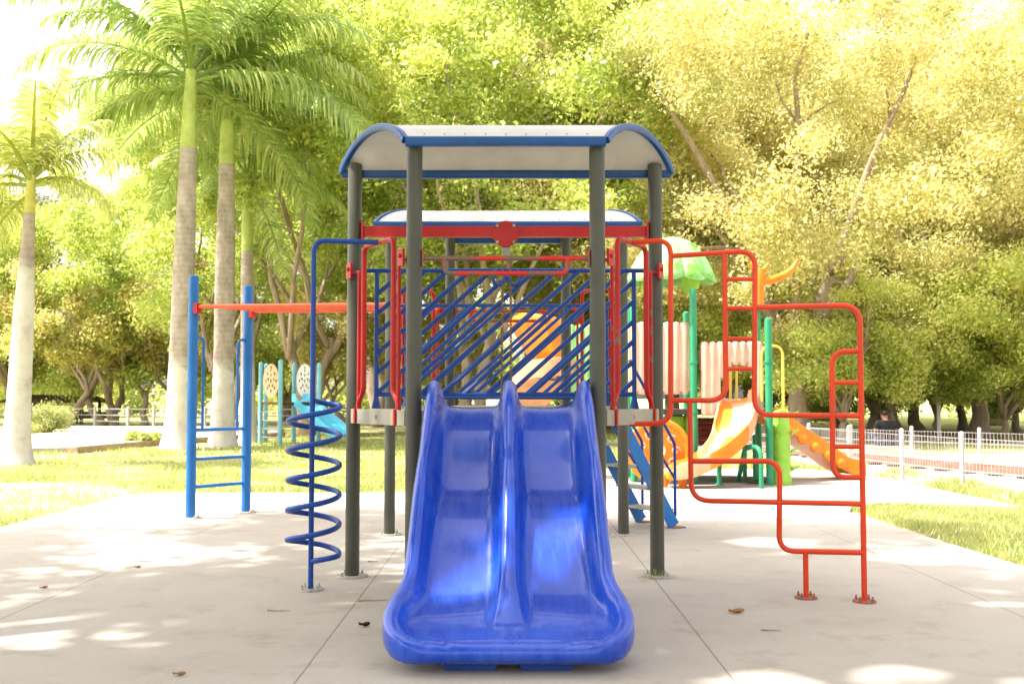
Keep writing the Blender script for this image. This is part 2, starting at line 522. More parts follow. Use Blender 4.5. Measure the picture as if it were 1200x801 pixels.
# wide edge plates seen on the two slanting sides
for s in (-1, 1):
    for A, B in ((MID, NEAR), (REAR, BACK)):
        a, b = Vector((*A[s], 0)), Vector((*B[s], 0)); e = (b - a).normalized(); c = (a + b) / 2
        out = Vector((s * abs(e.y), -math.copysign(abs(e.x), 1) if A is MID else abs(e.x), 0))
        mb = MB(); mb.box((c.x + out.x * .03, c.y + out.y * .03, DECK - .042), ((b - a).length - .09, .012, .088), math.atan2(e.y, e.x))
        mb.lathe((c.x + out.x * .036, c.y + out.y * .036, DECK - .04), [(.012, 0), (.01, .008)], 8, axis=out)
        mb.build('edge_plate', M['deck'], ps, smooth=30)

# roofs: a vault over a half hexagon
def roof(yf, yr, wf, wr, z0, rise):
    n = 20
    def P(t, u, dz=0):
        a = math.pi * t
        z = z0 + rise * (1 - (2 * t - 1) ** 2) ** .82
        return Vector((X0 + u * (wf + (wr - wf) * t), yf + (yr - yf) * t, z + dz))
    mb = MB()
    top = [[P(i / n, u, .006) for u in np.linspace(-1, 1, 13)] for i in range(n + 1)]
    bot = [[P(i / n, u, -.006) for u in np.linspace(-1, 1, 13)] for i in range(n + 1)]
    mb.grid(top); mb.grid([r[::-1] for r in bot])
    edge = [(0, i) for i in range(13)] + [(i, 12) for i in range(1, n + 1)] + [(n, i) for i in range(11, -1, -1)] + [(i, 0) for i in range(n - 1, 0, -1)]
    vs, fs = [], []
    for (i, k) in edge: vs += [top[i][k], bot[i][k]]
    m = len(edge)
    fs = [(2 * i, 2 * ((i + 1) % m), 2 * ((i + 1) % m) + 1, 2 * i + 1) for i in range(m)]
    mb.add(vs, fs)
    ro = mb.build('roof', M['roof'], ps)
    for s in (-1, 1):
        mb = MB()
        mb.tube([P(i / n, s * 1.012) for i in range(n + 1)], .02, sec=[(-.013, -.024), (.013, -.024), (.018, -.016), (.018, .012), (.012, .017), (-.012, .017), (-.018, .012), (-.018, -.016)], up=Vector((0, 0, 1)))
        mb.build('roof_rib', M['roof_blue'], ro)
    for t, w_ in ((0, wf), (1, wr)):
        mb = MB()
        q = P(t, 0)
        wx = w_ + .004
        mb.tube([Vector((X0 - wx, q.y, q.z - .01)), Vector((X0 + wx, q.y, q.z - .01))], .024, sec=[(-.016, -.028), (.016, -.028), (.022, -.018), (.022, .018), (.014, .026), (-.014, .026), (-.022, .018), (-.022, -.018)], up=Vector((0, 0, 1)))
        mb.build('eaves_bar', M['roof_blue'], ro)
    for k in range(9):
        for t in (.035, .965):
            mb = MB(); mb.lathe(P(t, -0.8 + 1.6 * k / 8, .006), [(.0045, 0), (.003, .004)], 8)
            mb.build('rivet', M['steel'], ro)
roof(DN - .07, DM + .07, .555, 1.045, 2.55, .165)
roof(DB + .07, DR - .07, .545, 1.075, 2.53, .165)

# red cross beam with round hub, chain hanging behind it
mb = MB()
mb.box((X0 - .01, DM, 2.157), (2 * HL - .09, .05, .068))
for s in (-1, 1): mb.box((MID[s][0] - s * .052, DM, 2.157), (.012, .085, .12))
cb = mb.build('cross_beam', M['red'], ps, smooth=0)
mb = MB(); mb.lathe((X0 - .005, DM - .026, 2.14), [(.083, 0), (.083, .008), (.079, .011)], 36, axis=(0, -1, 0))
hub = mb.build('beam_hub', M['red'], cb)
for sx in (-1, 1):
    for sz in (-1, 1):
        mb = MB(); mb.lathe((X0 - .005 + sx * .052, DM - .037, 2.14 + sz * .052), [(.0095, 0), (.0095, .006), (.006, .009)], 10, axis=(0, -1, 0))
        mb.build('bolt', M['plate'], hub)
mb = MB()
mb.box((X0, DM, 2.03), (.05, .045, .12)); mb.lathe((X0, DM - .03, 1.99), [(.016, 0), (.016, .06)], 12, axis=(0, 1, 0))
ch = mb.build('chain_hanger', M['steel'], ps)
for dx in (-.025, .025):
    mb = MB()
    for k in range(46):
        z = 1.97 - k * .0205; a = R(20 + 90 * (k % 2))
        cx, cy = X0 + dx * (1 + .25 * k / 46), DM + .02
        ring = [Vector((cx + math.cos(a) * .0075 * math.cos(t), cy + math.sin(a) * .0075 * math.cos(t), z + .0145 * math.sin(t))) for t in np.linspace(0, 2 * math.pi, 11)[:-1]]
        mb.tube(ring, .0032, 6, closed=True)
    mb.build('chain', M['rope'], ch)
for dx in (-.05, .05):
    mb = MB(); mb.tube([Vector((X0 + dx, DM + .02, 1.87)) + Vector((.036 * math.cos(t), 0, .048 * math.sin(t))) for t in np.linspace(0, 2 * math.pi, 17)[:-1]], .011, 8, closed=True)
    mb.build('hand_grip', M['blue'], ch)

# hand rail with the dropped loop, between two posts
def loop_rail(y, z, half, dx):
    mb = MB()
    mb.tube([(X0 - half, y, z), (X0 + half, y, z)], .0135, 12)
    a = dx
    mb.tube(fillet([(X0 - a, y, z), (X0 - a, y, z - .085), (X0 + a, y, z - .085), (X0 + a, y, z)], .07), .0135, 12)
    for s in (-1, 1): mb.box((X0 + s * (half + .004), y, z), (.01, .05, .09))
    mb.build('hand_rail', M['red_worn'], ps)
loop_rail(DN, 1.893, HS - .054, .345)
loop_rail(DB, 1.875, HS - .054, .33)

# blue barrier panels of slanting bars
def barrier(y, zb, zt, x0, x1, xe0, xe1, sp, off):
    mb = MB()
    mb.tube([(xe0, y, zt), (xe1, y, zt)], .0145, 12)
    mb.tube([(x0, y, zb), (x1, y, zb)], .0145, 12)
    for x in (x0, x1):
        mb.tube([(x, y, DECK + .002), (x, y, DECK + .02), (x, y, zb - .03), (x, y, zb), (x, y, zt)], [.03, .028, .017, .0145, .0145], 12)
    k = .9
    x = x0 - (zt - zb) / k + off
    while x < x1:
        a, b = Vector((x, y, zb)), Vector((x + (zt - zb) / k, y, zt))
        if a.x < x0: a = Vector((x0, y, zb + (x0 - x) * k))
        if b.x > x1: b = Vector((x1, y, zb + (x1 - x) * k))
        if (b - a).length > .06: mb.tube([a, b], .0142, 10)
        x += sp
    mb.build('barrier_panel', M['blue'], ps)
barrier(DM + .06, 1.132, 1.918, X0 - .825, X0 + .81, MID[-1][0] + .03, MID[1][0] - .03, .14, .03)
barrier(DR + .1, 1.11, 1.873, X0 - .84, X0 + .82, REAR[-1][0] + .03, REAR[1][0] - .03, .142, .1)
# side boards with a scooped edge, blue, at the slide mouth
for s in (-1, 1):
    pts = []
    for t in np.linspace(0, 1, 9): pts.append((s * (.43 - .17 * (1 - math.cos(t * math.pi / 2))), 1.05 + .075 * (1 - math.sin(t * math.pi / 2))))
    mb = MB()
    prof = [Vector((X0 + x, DM - .02, z)) for x, z in pts] + [Vector((X0 + s * .5, DM - .02, 1.045)), Vector((X0 + s * .5, DM - .02, 1.125))]
    n = len(prof)
    vs = prof + [p + Vector((0, .02, 0)) for p in prof]
    mb.add(vs, [tuple(range(n)), tuple(range(2 * n - 1, n - 1, -1))] + [(i, (i + 1) % n, n + (i + 1) % n, n + i) for i in range(n)])
    mb.build('scooped_board', M['blue'], ps, smooth=0)

# red entrance arches on the slanting sides
ARCH_TOP = {}
def arch(A, B, s, key):
    a, b = Vector((*A[s], 0)), Vector((*B[s], 0)); e = b - a; el_ = e.length; e.normalize()
    out = Vector((s * abs(e.y), (-1 if B is NEAR else 1) * abs(e.x), 0))
    def q(f, z, o=.02): return a + e * (f * el_) + out * o + Vector((0, 0, z))
    mb = MB()
    mb.tube(fillet([q(.15, 1.0), q(.15, 1.09), q(.235, 1.14), q(.235, 2.035), q(.735, 2.035), q(.735, 1.14), q(.82, 1.09), q(.82, 1.0)], [0, .05, .07, .06, .06, .07, .05, 0]), .0165, 14)
    for f, fp in ((.15, .055), (.82, .94)):
        mb.tube(fillet([q(f, 1.0), q(f, 1.89), q(fp, 1.89)], .02), .0115, 10)
        mb.box(q(f, 1.0, .045), (.022, .012, .09), math.atan2(e.y, e.x))
    o = mb.build('entrance_arch', M['red_arch'] if s == 1 else M['red'], ps)
    for f in (.06, .935):
        mb = MB()
        mb.box(q(f, 1.9, .055), (.07, .014, .095), math.atan2(e.y, e.x))
        mb.lathe(q(f, 1.91, .062), [(.013, 0), (.013, .008), (.008, .012)], 8, axis=out)
        mb.build('clamp', M['red'], o)
    ARCH_TOP[key] = (q(.735, 2.035), q(.235, 2.035), q(.5, 2.035), out, e, a + e * el_ * .5)
arch(MID, NEAR, -1, 'L'); arch(MID, NEAR, 1, 'R'); arch(REAR, BACK, -1, 'BL'); arch(REAR, BACK, 1, 'BR')

# --- double slide
YT, YE = 6.07, 4.42
ys = [4.42, 4.5, 4.6, 4.75, 4.9, 5.05, 5.22, 5.36, 5.48, 5.62, 5.8, 5.95, 6.07]
zb = [.135, .138, .148, .185, .25, .355, .495, .583, .645, .765, .945, 1.045, 1.06]
def zbed(y): return hermite(ys, zb, y)
def hwall(y): return hermite([4.42, 4.5, 4.6, 4.7, 4.85, 5.1, 5.3, 5.5, 5.7, 5.9, 6.0, 6.045, 6.07], [.012, .03, .055, .08, .115, .175, .22, .245, .225, .165, .15, .115, .02], y)
def hdiv(y): return hermite([4.42, 4.5, 4.6, 4.7, 4.8, 5.0, 5.2, 5.5, 5.7, 5.9, 6.0, 6.045, 6.07], [0, .004, .018, .06, .105, .155, .195, .235, .22, .165, .15, .115, .02], y)
def fan(y): return hermite([4.42, 4.55, 4.68, 4.8, 4.95, 6.07], [.17, .1, .05, .022, .006, 0], y)
def whalf(y):
    base = hermite([4.55, 4.64, 4.71, 4.78, 4.86, 4.95, 5.2, 5.6, 6.07], [.53, .53, .52, .494, .474, .471, .465, .457, .447], y)
    if y < 4.64: base -= .19 * (1 - math.sqrt(max(0, 1 - min(1, (4.64 - y) / .27) ** 2)))
    return base
def section(y):
    W_, hw, hd, fn, z = whalf(y), hwall(y), hdiv(y), fan(y), zbed(y)
    P = []
    dv = [(0, 1), (.014, .985), (.026, .93), (.036, .82), (.043, .66), (.049, .46), (.056, .27), (.068, .11), (.088, .02), (.112, 0)]
    for x, k in dv: P.append((x * (1 + fn * 5) + fn * .15 * (x / .112), k * hd))
    x_in = P[-1][0]
    fl = .155
    for t in (.2, .4, .6, .8): P.append((x_in + (W_ - fl - x_in) * t, -.004 * math.sin(t * math.pi)))
    wl = [(fl, 0), (.125, .02), (.104, .1), (.09, .25), (.081, .45), (.074, .65), (.067, .82), (.056, .94), (.04, 1.0), (.024, .98), (.01, .88), (.002, .7), (0, .45)]
    for x, k in wl: P.append((W_ - x, k * hw))
    P += [(W_ + .002, -.03), (W_ - .004, -.06), (W_ - .02, -.085), (W_ - .05, -.098), (W_ * .7, -.1), (W_ * .35, -.1), (0, -.1)]
    full = [(x, zz) for x, zz in P] + [(-x, zz) for x, zz in P[-2:0:-1]]
    return full, z
SX = X0 + .02
rows = []
yy = [YT - (YT - 4.64) * i / 90 for i in range(91)] + [4.64 - .27 * math.sin(R(90) * i / 30) for i in range(1, 31)]
for y in yy:
    fs_, z = section(max(y, YE))
    k_ = whalf(y) / whalf(max(y, YE))
    sc_ = math.sqrt(max(.0004, 1 - max(0, (4.455 - y) / .0851) ** 2))
    rows.append([Vector((SX + x * k_, y, z - .045 + (h + .045) * sc_)) for x, h in fs_])
mb = MB()
rr_ = [r + [r[0]] for r in rows]
n, m = len(rows), len(rows[0])
vs = [v for r in rows for v in r]
fc = [(i * m + k, i * m + (k + 1) % m, (i + 1) * m + (k + 1) % m, (i + 1) * m + k) for i in range(n - 1) for k in range(m)]
fc.append(tuple(range(m))); fc.append(tuple((n - 1) * m + k for k in range(m)))
mb.add(vs, fc)
slide = mb.build('slide', M['slide'], ps, smooth=60)
for s in (-1, 1):
    mb = MB()
    c = (SX + s * .155, 4.53, 0)
    mb.add([(c[0] + sx * .1, c[1] + sy * .1, .001) for sx, sy in ((-1, -.5), (1, -.5), (1, 1), (-1, 1))] + [(c[0] + sx * .125, c[1] + sy * .12, .06) for sx, sy in ((-1, -.4), (1, -.4), (1, 1), (-1, 1))],
           [(3, 2, 1, 0), (4, 5, 6, 7), (0, 1, 5, 4), (1, 2, 6, 5), (2, 3, 7, 6), (3, 0, 4, 7)])
    mb.build('slide_foot', M['blue'], slide, smooth=0)

# --- spiral climber
foot = gnd(364, 691)
px_, py_ = foot.x, foot.y
mb = MB()
tp = ARCH_TOP['L'][2]
mb.tube(fillet([Vector((px_, py_, .0)), Vector((px_ + .0, py_, 2.035)), tp], .075, 8), .0155, 14)
spc = mb.build('spiral_climber', M['blue'], ps)
mb = MB()
pts = []
turns, z1, z0 = 5.45, 1.095, .165
for i in range(221):
    t = i / 220
    a = R(85) - t * turns * 2 * math.pi
    r = .148
    if t < .03: r *= t / .03
    if t > .965: r *= max(.05, (1 - t) / .035)
    pts.append((px_ + .012 + r * math.cos(a), py_ + r * math.sin(a), z1 + (z0 - z1) * t))
mb.tube(pts, .016, 12)
mb.build('coil', M['blue'], spc)
mb = MB(); base_plate(mb, px_, py_, .075)
mb.build('base_plate', M['plate'], spc)

# --- loop climber
o_ = Vector((.735, 6.42, 0)); f2 = gnd(1013, 705); f1 = gnd(946, 700)
dv_ = (f2 - o_).normalized(); pn = Vector((-dv_.y, dv_.x, 0))
def lp(px, py): return on_plane(px, py, o_, pn)
mb = MB()
r_ = .0155
def run(pl, rad, rr=r_): mb.tube(fillet([lp(*p) for p in pl], rad, 8), rr, 14)
A0 = ARCH_TOP['R'][2]
mb.tube(fillet([A0, lp(786, 281), lp(786, 495), lp(738, 497)], .09, 8), r_, 14)
run([(786, 300), (885, 293.5), (884, 486), (1011, 487)], .1)
run([(849, 297), (851, 469), (787, 469)], .1)
for y in (327, 361, 397, 432): run([(849.5, y), (884.5, y)], 0, .013)
fr = lp(1013, 700); top = lp(1009, 357.5)
mb.tube(fillet([lp(885, 360), Vector((fr.x, fr.y, top.z)), Vector((fr.x, fr.y, .0))], .1, 8), r_, 14)
run([(1010, 411), (975, 412), (976, 559), (1011, 559)], .08)
for y in (448, 523): run([(975.5, y), (1011, y)], 0, .013)
run([(808.5, 469), (810, 586), (1012, 590)], .11)
run([(811, 540), (914, 540), (913, 645), (1012, 647)], .09)
ft = gnd(945.5, 699.5)
q1 = lp(944, 646)
mb.tube([Vector((q1.x, q1.y, q1.z)), Vector((q1.x, q1.y, 0))], .0155, 12)
lc = mb.build('loop_climber', M['red_sun'], ps)
for q_ in (q1, fr):
    mb = MB(); base_plate(mb, q_.x, q_.y, .062, bolts=4); mb.build('base_plate', M['red_foot'], lc)

# --- monkey bars
p1, p2 = gnd(223, 607), gnd(288, 600)
bp1 = post(p1.x, p1.y, 2.24, M['blue_sun'], .045); bp2 = post(p2.x, p2.y, 2.2, M['blue_sun'], .045)
for b_ in (bp1, bp2): b_['label'] = 'bright blue ladder post'
r1, r2 = Vector((REAR[-1][0], REAR[-1][1], 1.93)), Vector((BACK[-1][0], BACK[-1][1], 1.93))
zr = 1.955
mb = MB()
a1, a2 = Vector((p1.x, p1.y, zr)), Vector((p2.x, p2.y, zr)); b1, b2 = Vector((r1.x, r1.y, zr - .085)), Vector((r2.x, r2.y, zr - .07))
mb.tube([a1, b1], .02, 12); mb.tube([a2, b2], .02, 12)
mk = mb.build('overhead_rails', M['red_bar'], ps)
for k in range(7):
    t = (k + .7) / 7.4
    mb = MB(); mb.tube([a1.lerp(b1, t), a2.lerp(b2, t)], .0145, 10); mb.build('rung', M['red_bar'], mk)
for p_ in (a1, a2):
    mb = MB(); mb.box(p_ + Vector((.03, -.02, -.02)), (.09, .06, .1), math.atan2(b1.y - a1.y, b1.x - a1.x))
    mb.build('bracket', M['red'], mk, smooth=0)
g1, g2 = Vector((p1.x, p1.y, 0)), Vector((p2.x, p2.y, 0)); ge = (g2 - g1).normalized()
for z in (.81, .54, .285):
    mb = MB(); mb.tube([g1 + ge * .03 + Vector((0, 0, z)), g2 - ge * .03 + Vector((0, 0, z))], .0165, 10)
    mb.build('ladder_rung', M['blue_sun'], ps)
for a_, s_ in ((g1, 1), (g2, -1)):
    mb = MB(); mb.tube(fillet([a_ + Vector((0, 0, 1.67)), a_ + ge * s_ * .12 + Vector((0, 0, 1.67)), a_ + ge * s_ * .12 + Vector((0, 0, .81))], .09), .013, 10)
    mb.build('grab_bar', M['blue_sun'], ps)

# --- staircase at the rear right
n0, n1 = Vector((.86, 8.98, 1.0)), Vector((gnd(790, 618).x, gnd(790, 618).y, .015))
wv = Vector((-.23, .42, 0))
mb = MB(); st = empty('staircase', (n1.x, n1.y, 0)); st.parent = ps
st.matrix_parent_inverse = Matrix.Translation(ps.location).inverted()
dn = (n1 - n0).normalized()
for off in (Vector((0, 0, 0)), wv):
    mb = MB(); hz = Vector((dn.x, dn.y, 0)).normalized(); up_ = hz.cross(Vector((0, 0, 1))).cross(dn)
    mb.tube([n0 + off, n1 + off], .03, sec=[(-.008, -.055), (.008, -.055), (.008, .055), (-.008, .055)], up=Vector((hz.x, hz.y, .5)))
    mb.build('stringer', M['blue_sun'], st, smooth=0)
    mb = MB(); mb.box((n1.x + off.x + .02, n1.y + off.y, .006), (.13, .1, .01), math.atan2(dn.y, dn.x))
    mb.build('base_plate', M['rust'], st, smooth=0)
for k in range(5):
    c = n0.lerp(n1, (k + .55) / 5.3) + wv / 2
    mb = MB(); mb.box(c, (.17, wv.length - .02, .022), math.atan2(wv.y, wv.x) - math.pi / 2)
    mb.build('tread', M['plate'], st, smooth=0)
for off in (Vector((0, 0, 0)), wv):
    h0, h1, h2 = at(738, 422, 8.98) + off, at(791, 520, 9.28) + off, Vector((n1.x + .012, n1.y + .01, .1)) + off
    h1 = Vector((h2.x, h2.y, h1.z))
    mb = MB(); mb.tube(fillet([h0, h1, h2], .03), .0135, 10)
    m0 = h0.lerp(h1, .3) + Vector((0, 0, -.34)); mb.tube([m0, Vector((h1.x, h1.y, h1.z - .3))], .0115, 10)
    mb.build('stair_rail', M['blue'], st)

# ------------------------------------------------------------------ COLOURED PLASTIC PLAYSET BEHIND
pl = empty('plastic_playset', (2.6, 14.2, 0))
tag(pl, 'colourful plastic playset with green posts, leaf shaped canopy and orange slides', 'playset')
def gpost(px, topy, D, bottom=0, r=.047):
    p = at(px, topy, D)
    mb = MB(); mb.lathe((p.x, p.y, bottom), [(r, 0), (r, p.z - .05 - bottom), (r * .9, p.z - .015 - bottom), (r * .5, p.z - bottom), (.002, p.z + .004 - bottom)], 18)
    for zz in (.9, 1.55):
        if zz < p.z - .3: mb.lathe((p.x, p.y, zz), [(r + .012, 0), (r + .012, .035)], 18)
    return mb.build('post', M['green_post'], pl)
for a in ((812, 338, 14.0), (804, 365, 15.2), (900, 372, 13.8), (887, 352, 15.1), (742, 350, 14.3), (738, 360, 15.3), (700, 350, 15.9)): gpost(*a)

# leaf canopy
c0 = at(786, 275, 14.5)
def canopy():
    mb = MB(); lob = 9; rows = []
    for i in range(15):
        t = i / 14; row = []
        for k in range(lob * 10 + 1):
            th = 2 * math.pi * k / (lob * 10)
            lobe = abs(math.sin(th * lob / 2)) ** .6
            rad = .62 * (t ** .85) * (1 - .16 * (1 - lobe) * t ** 2)
            z = c0.z - .04 - .52 * t ** 2.1 - .14 * (1 - lobe) * 0 - .1 * t ** 4 * lobe - .05 * (1 - lobe) * t
            row.append(Vector((c0.x + rad * math.cos(th), c0.y + rad * math.sin(th), z)))
        rows.append(row)
    mb.grid(rows)
    return mb
co = canopy().build('leaf_canopy', M['palegreen'], pl, smooth=50)
sm = co.modifiers.new('thick', 'SOLIDIFY'); sm.thickness = .03
mb = MB()
for dx, dy in ((0.28, -.2), (-.3, -.2), (.28, .3), (-.3, .3)):
    mb.tube([c0 + Vector((dx * .6, dy * .6, -.2)), c0 + Vector((dx, dy, -.5)), c0 + Vector((dx, dy, -.75))], [.16, .1, .06], 12)
mb.build('canopy_bracket', M['lime'], co)

def curtain(x0, x1, z0, z1, y, n, name, mat, amp=.04, arch_open=None):
    """moulded panel of upright rounded ribs"""
    mb = MB(); w_ = (x1 - x0) / n
    for k in range(n):
        cx = x0 + (k + .5) * w_
        zl = z0
        if arch_open and arch_open[0] < cx < arch_open[1]:
            u = (cx - arch_open[0]) / (arch_open[1] - arch_open[0]) * 2 - 1
            zl = arch_open[2] - .18 * abs(u) ** 2
        mb.lathe((cx, y, zl), [(w_ * .42, 0), (w_ * .54, .03), (w_ * .52, (z1 - zl) * .5), (w_ * .56, z1 - zl - .06), (w_ * .45, z1 - zl - .015), (.01, z1 - zl)], 12)
    if arch_open:
        xa, xb, za = arch_open
        mb.box(((x0 + xa) / 2, y, (z0 + z1) / 2 - .02), (xa - x0, w_ * .86, z1 - z0 - .1)); mb.box(((xb + x1) / 2, y, (z0 + z1) / 2 - .02), (x1 - xb, w_ * .86, z1 - z0 - .1))
        mb.box(((xa + xb) / 2, y, (za + z1) / 2 - .02), (xb - xa - .004, w_ * .84, z1 - za - .1))
    else: mb.box(((x0 + x1) / 2, y, (z0 + z1) / 2 - .01), (x1 - x0, w_ * .86, z1 - z0 - .1))
    return mb.build(name, mat, pl)
a, b = at(737, 460, 14.1), at(807, 377, 14.1)
curtain(a.x, b.x, a.z - .02, b.z, 14.1, 7, 'wall_panel', M['pink'])
a, b = at(822, 487, 14.0), at(893, 400, 14.0)
curtain(a.x, b.x, a.z, b.z, 14.0, 8, 'curtain_panel', M['pink'], arch_open=(at(843, 400, 14).x, at(886, 400, 14).x, at(843, 427, 14).z))
# rear orange hood and peach slide
mb = MB(); rows = []
hl = [(598, 374), (612, 366), (635, 368), (655, 374), (664, 392)]
for k in range(7):
    t = k / 6
    rows.append([at(x + (1 - t) * 0 + t * (636 + (x - 598) * .55 - x) * .8, y + t * 52, 15.6 - .5 * math.sin(math.pi * i / 4) ) for i, (x, y) in enumerate(hl)])
mb.grid(rows); hd_ = mb.build('hood', M['orange'], pl, smooth=60); hd_.modifiers.new('thick', 'SOLIDIFY').thickness = .06
a, b = at(664, 475, 15.0), at(704, 380, 15.0)
curtain(a.x, b.x, a.z, b.z, 15.0, 4, 'wall_panel', M['palegreen'])
# platform, steps and log wall below
mb = MB(); q = at(815, 486, 14.5)
mb.box(((at(738, 480, 14.5).x + at(900, 480, 14.5).x) / 2, 14.6, .92), (1.85, 1.1, .07))
mb.build('platform', M['rubber'], pl, smooth=0)
mb = MB()
for k in range(5):
    za = at(835, 522, 14.7).z + k * .075
    mb.tube([(at(818, 500, 14.7).x, 14.7, za + .04), (at(856, 500, 14.7).x, 14.7, za + .04)], .037, 10)
mb.build('log_wall', M['darkred'], pl)
for k, (sx_, y0, y1) in enumerate(((795, 485, 515), (809, 484, 511), (797, 515, 560))):
    p = at(sx_, y1, 14.35); q = at(sx_, y0, 14.35)
    mb = MB(); mb.lathe((p.x, 14.35, p.z), [(.05, 0), (.085, .03), (.09, (q.z - p.z) * .5), (.085, q.z - p.z - .03), (.04, q.z - p.z)], 14)
    mb.build('climbing_block', M['lime'], pl)
# round relief panel
rc = at(771, 528, 13.9); RR = .42
mb = MB(); mb.lathe((rc.x, rc.y, rc.z), [(RR, 0), (RR, .05), (RR * .95, .07), (RR * .86, .072), (RR * .83, .055), (.01, .055)], 40, axis=(0, -1, 0))
rp = mb.build('round_panel', M['orange'], pl)
mb = MB()
for k in range(9):
    a_ = k * 2 * math.pi / 9
    cx, cz = rc.x + .22 * math.cos(a_), rc.z + .22 * math.sin(a_)
    mb = MB(); mb.tube([Vector((cx + .06 * (1 - t * .8) * math.cos(a_ + t * 7), rc.y - .06, cz + .06 * (1 - t * .8) * math.sin(a_ + t * 7))) for t in np.linspace(0, 1, 14)], .014, 8)
    mb.build('relief_swirl', M['orange_pale'], rp)
mb = MB()
mb.tube([Vector((rc.x + .08 * math.cos(t), rc.y - .06, rc.z + .08 * math.sin(t))) for t in np.linspace(0, 2 * math.pi, 19)[:-1]], .016, 8, closed=True)
mb.build('relief_ring', M['cream'], rp)

def chute(path, hw_, wall, mat, name, mat2=None):
    """open slide along a path of (point, half width)"""
    mb = MB(); rows = []
    pts = [Vector(p) for p in path]
    dense = []
    for i in range(len(pts) - 1):
        for k in range(6):
            t = k / 6
            p0, p1_, p2_, p3 = pts[max(i - 1, 0)], pts[i], pts[i + 1], pts[min(i + 2, len(pts) - 1)]
            dense.append(.5 * ((2 * p1_) + (p2_ - p0) * t + (2 * p0 - 5 * p1_ + 4 * p2_ - p3) * t * t + (-p0 + 3 * p1_ - 3 * p2_ + p3) * t ** 3))
    dense.append(pts[-1])
    n = len(dense)
    for i, p in enumerate(dense):
        d = dense[min(i + 1, n - 1)] - dense[max(i - 1, 0)]
        h = Vector((d.x, d.y, 0)).normalized(); sd = Vector((h.y, -h.x, 0))
        wv_ = wall * (1.0 if i < n - 8 else max(.35, (n - 1 - i) / 8))
        prof = [(-1.12, -.05), (-1.12, wv_ * .7), (-1.08, wv_), (-.98, wv_ * 1.02), (-.92, wv_ * .7), (-.84, wv_ * .25), (-.68, .03), (-.3, 0), (.3, 0), (.68, .03), (.84, wv_ * .25), (.92, wv_ * .7), (.98, wv_ * 1.02), (1.08, wv_), (1.12, wv_ * .7), (1.12, -.05)]
        rows.append([p + sd * (a_ * hw_) + Vector((0, 0, z_)) for a_, z_ in prof] + [p + sd * (-1.12 * hw_) + Vector((0, 0, -.05))])
    mb.grid(rows)
    m = len(rows[0])
    b = len(mb.v) - n * m
    mb.f.append(tuple(b + k for k in range(m - 1))); mb.f.append(tuple(b + (n - 1) * m + k for k in range(m - 1)))
    o = mb.build(name, mat, pl, smooth=60)
    if mat2:      # moulded in two colours, the patches alternating along and across the chute
        o.data.materials.append(mat2)
        for f in o.data.polygons:
            if f.index < (n - 1) * (m - 1):
                i, k = divmod(f.index, m - 1)
                f.material_index = int(((i + 3) // 10 + (1 if 8 <= k else 0)) % 2)
    return o

a, b = at(648, 436, 15.2), gnd(560, 555); b.z = .18
chute([a, a + Vector((-.12, -.15, -.04)), a.lerp(b, .35), a.lerp(b, .7) + Vector((0, 0, -.05)), b, b + Vector((-.15, -.2, 0))], .33, .2, M['orange_pale'], 'peach_slide')
mb = MB(); mb.lathe((b.x + .02, b.y + .1, 0), [(.09, 0), (.1, .08), (.08, .17)], 14); mb.build('slide_foot', M['orange_pale'], pl)
b = V((2.02, 13.45, .17))
chute([V((2.94, 14.35, 1.08)), V((2.93, 14.1, 1.06)), V((2.87, 13.85, .86)), V((2.72, 13.62, .58)), V((2.5, 13.5, .36)), V((2.24, 13.45, .21)), V((2.0, 13.44, .16)), V((1.9, 13.44, .17))], .23, .15, M['orange'], 'wavy_slide', mat2=M['orange_pale'])
for s in (-1, 1):
    mb = MB(); mb.lathe((b.x - .02 + s * .12, b.y + .05, 0), [(.05, 0), (.06, .08), (.045, .15)], 12)
    mb.build('slide_foot', M['orange'], pl)
# hood posts at the slide mouth: two pale horns
for px, s in ((842, -1), (880, 1)):
    p = at(px, 472, 14.05); mb = MB(); mb.tube([p, p + Vector((0, 0, .1)), p + Vector((-.01 * s, 0, .17))], [.05, .045, .02], 12)
    mb.build('slide_horn', M['orange_pale'], pl)
# orange slide to the right with bumps
a, b = at(897, 492, 14.6), at(1003, 560, 15.0); b.z = max(b.z, .02)
cr = [a, a + Vector((.1, .02, -.02)), a.lerp(b, .3) + Vector((0, 0, .0)), a.lerp(b, .55), a.lerp(b, .8) + Vector((0, 0, -.03)), Vector((b.x, b.y, .1)), Vector((b.x + .08, b.y, .1))]
os_ = chute(cr, .24, .16, M['orange'], 'bumpy_slide')
for k in range(5):
    mb = MB(); p = a.lerp(b, .2 + .14 * k) + Vector((0, -.27, .02))
    mb.lathe(p, [(.075, 0), (.07, .02), (.045, .04), (.01, .05)], 12, axis=(.3, -1, .15))
    mb.build('side_bump', M['orange'], os_)
# lime trunk climber with leaf steps and yellow hoop
t0 = gnd(916, 567); tz = at(916, 483, t0.y).z
mb = MB(); prof = []
for k in range(15):
    z = tz * k / 14; prof.append((.125 + .012 * math.sin(k * 2.4) - .02 * k / 14, z))
prof += [(.07, tz + .03), (.01, tz + .04)]
mb.lathe((t0.x, t0.y, 0), prof, 18)
tc_ = mb.build('trunk_climber', M['lime'], pl)
for k in range(8):
    z = .1 + k * .115; s = 1 if k % 2 else -1
    mb = MB(); c = Vector((t0.x + s * .12, t0.y - .05, z))
    mb.add([c + Vector((0, -.05, 0)), c + Vector((s * .1, -.03, .035)), c + Vector((0, .05, 0)), c + Vector((0, 0, -.05)), c + Vector((s * .09, -.01, .01))], [(0, 1, 2), (0, 3, 4, 1), (2, 1, 4, 3), (0, 2, 3)])
    mb.build('leaf_step', M['lime'], tc_)
p0, p1_ = at(893, 470, 13.95), at(918, 481, t0.y)
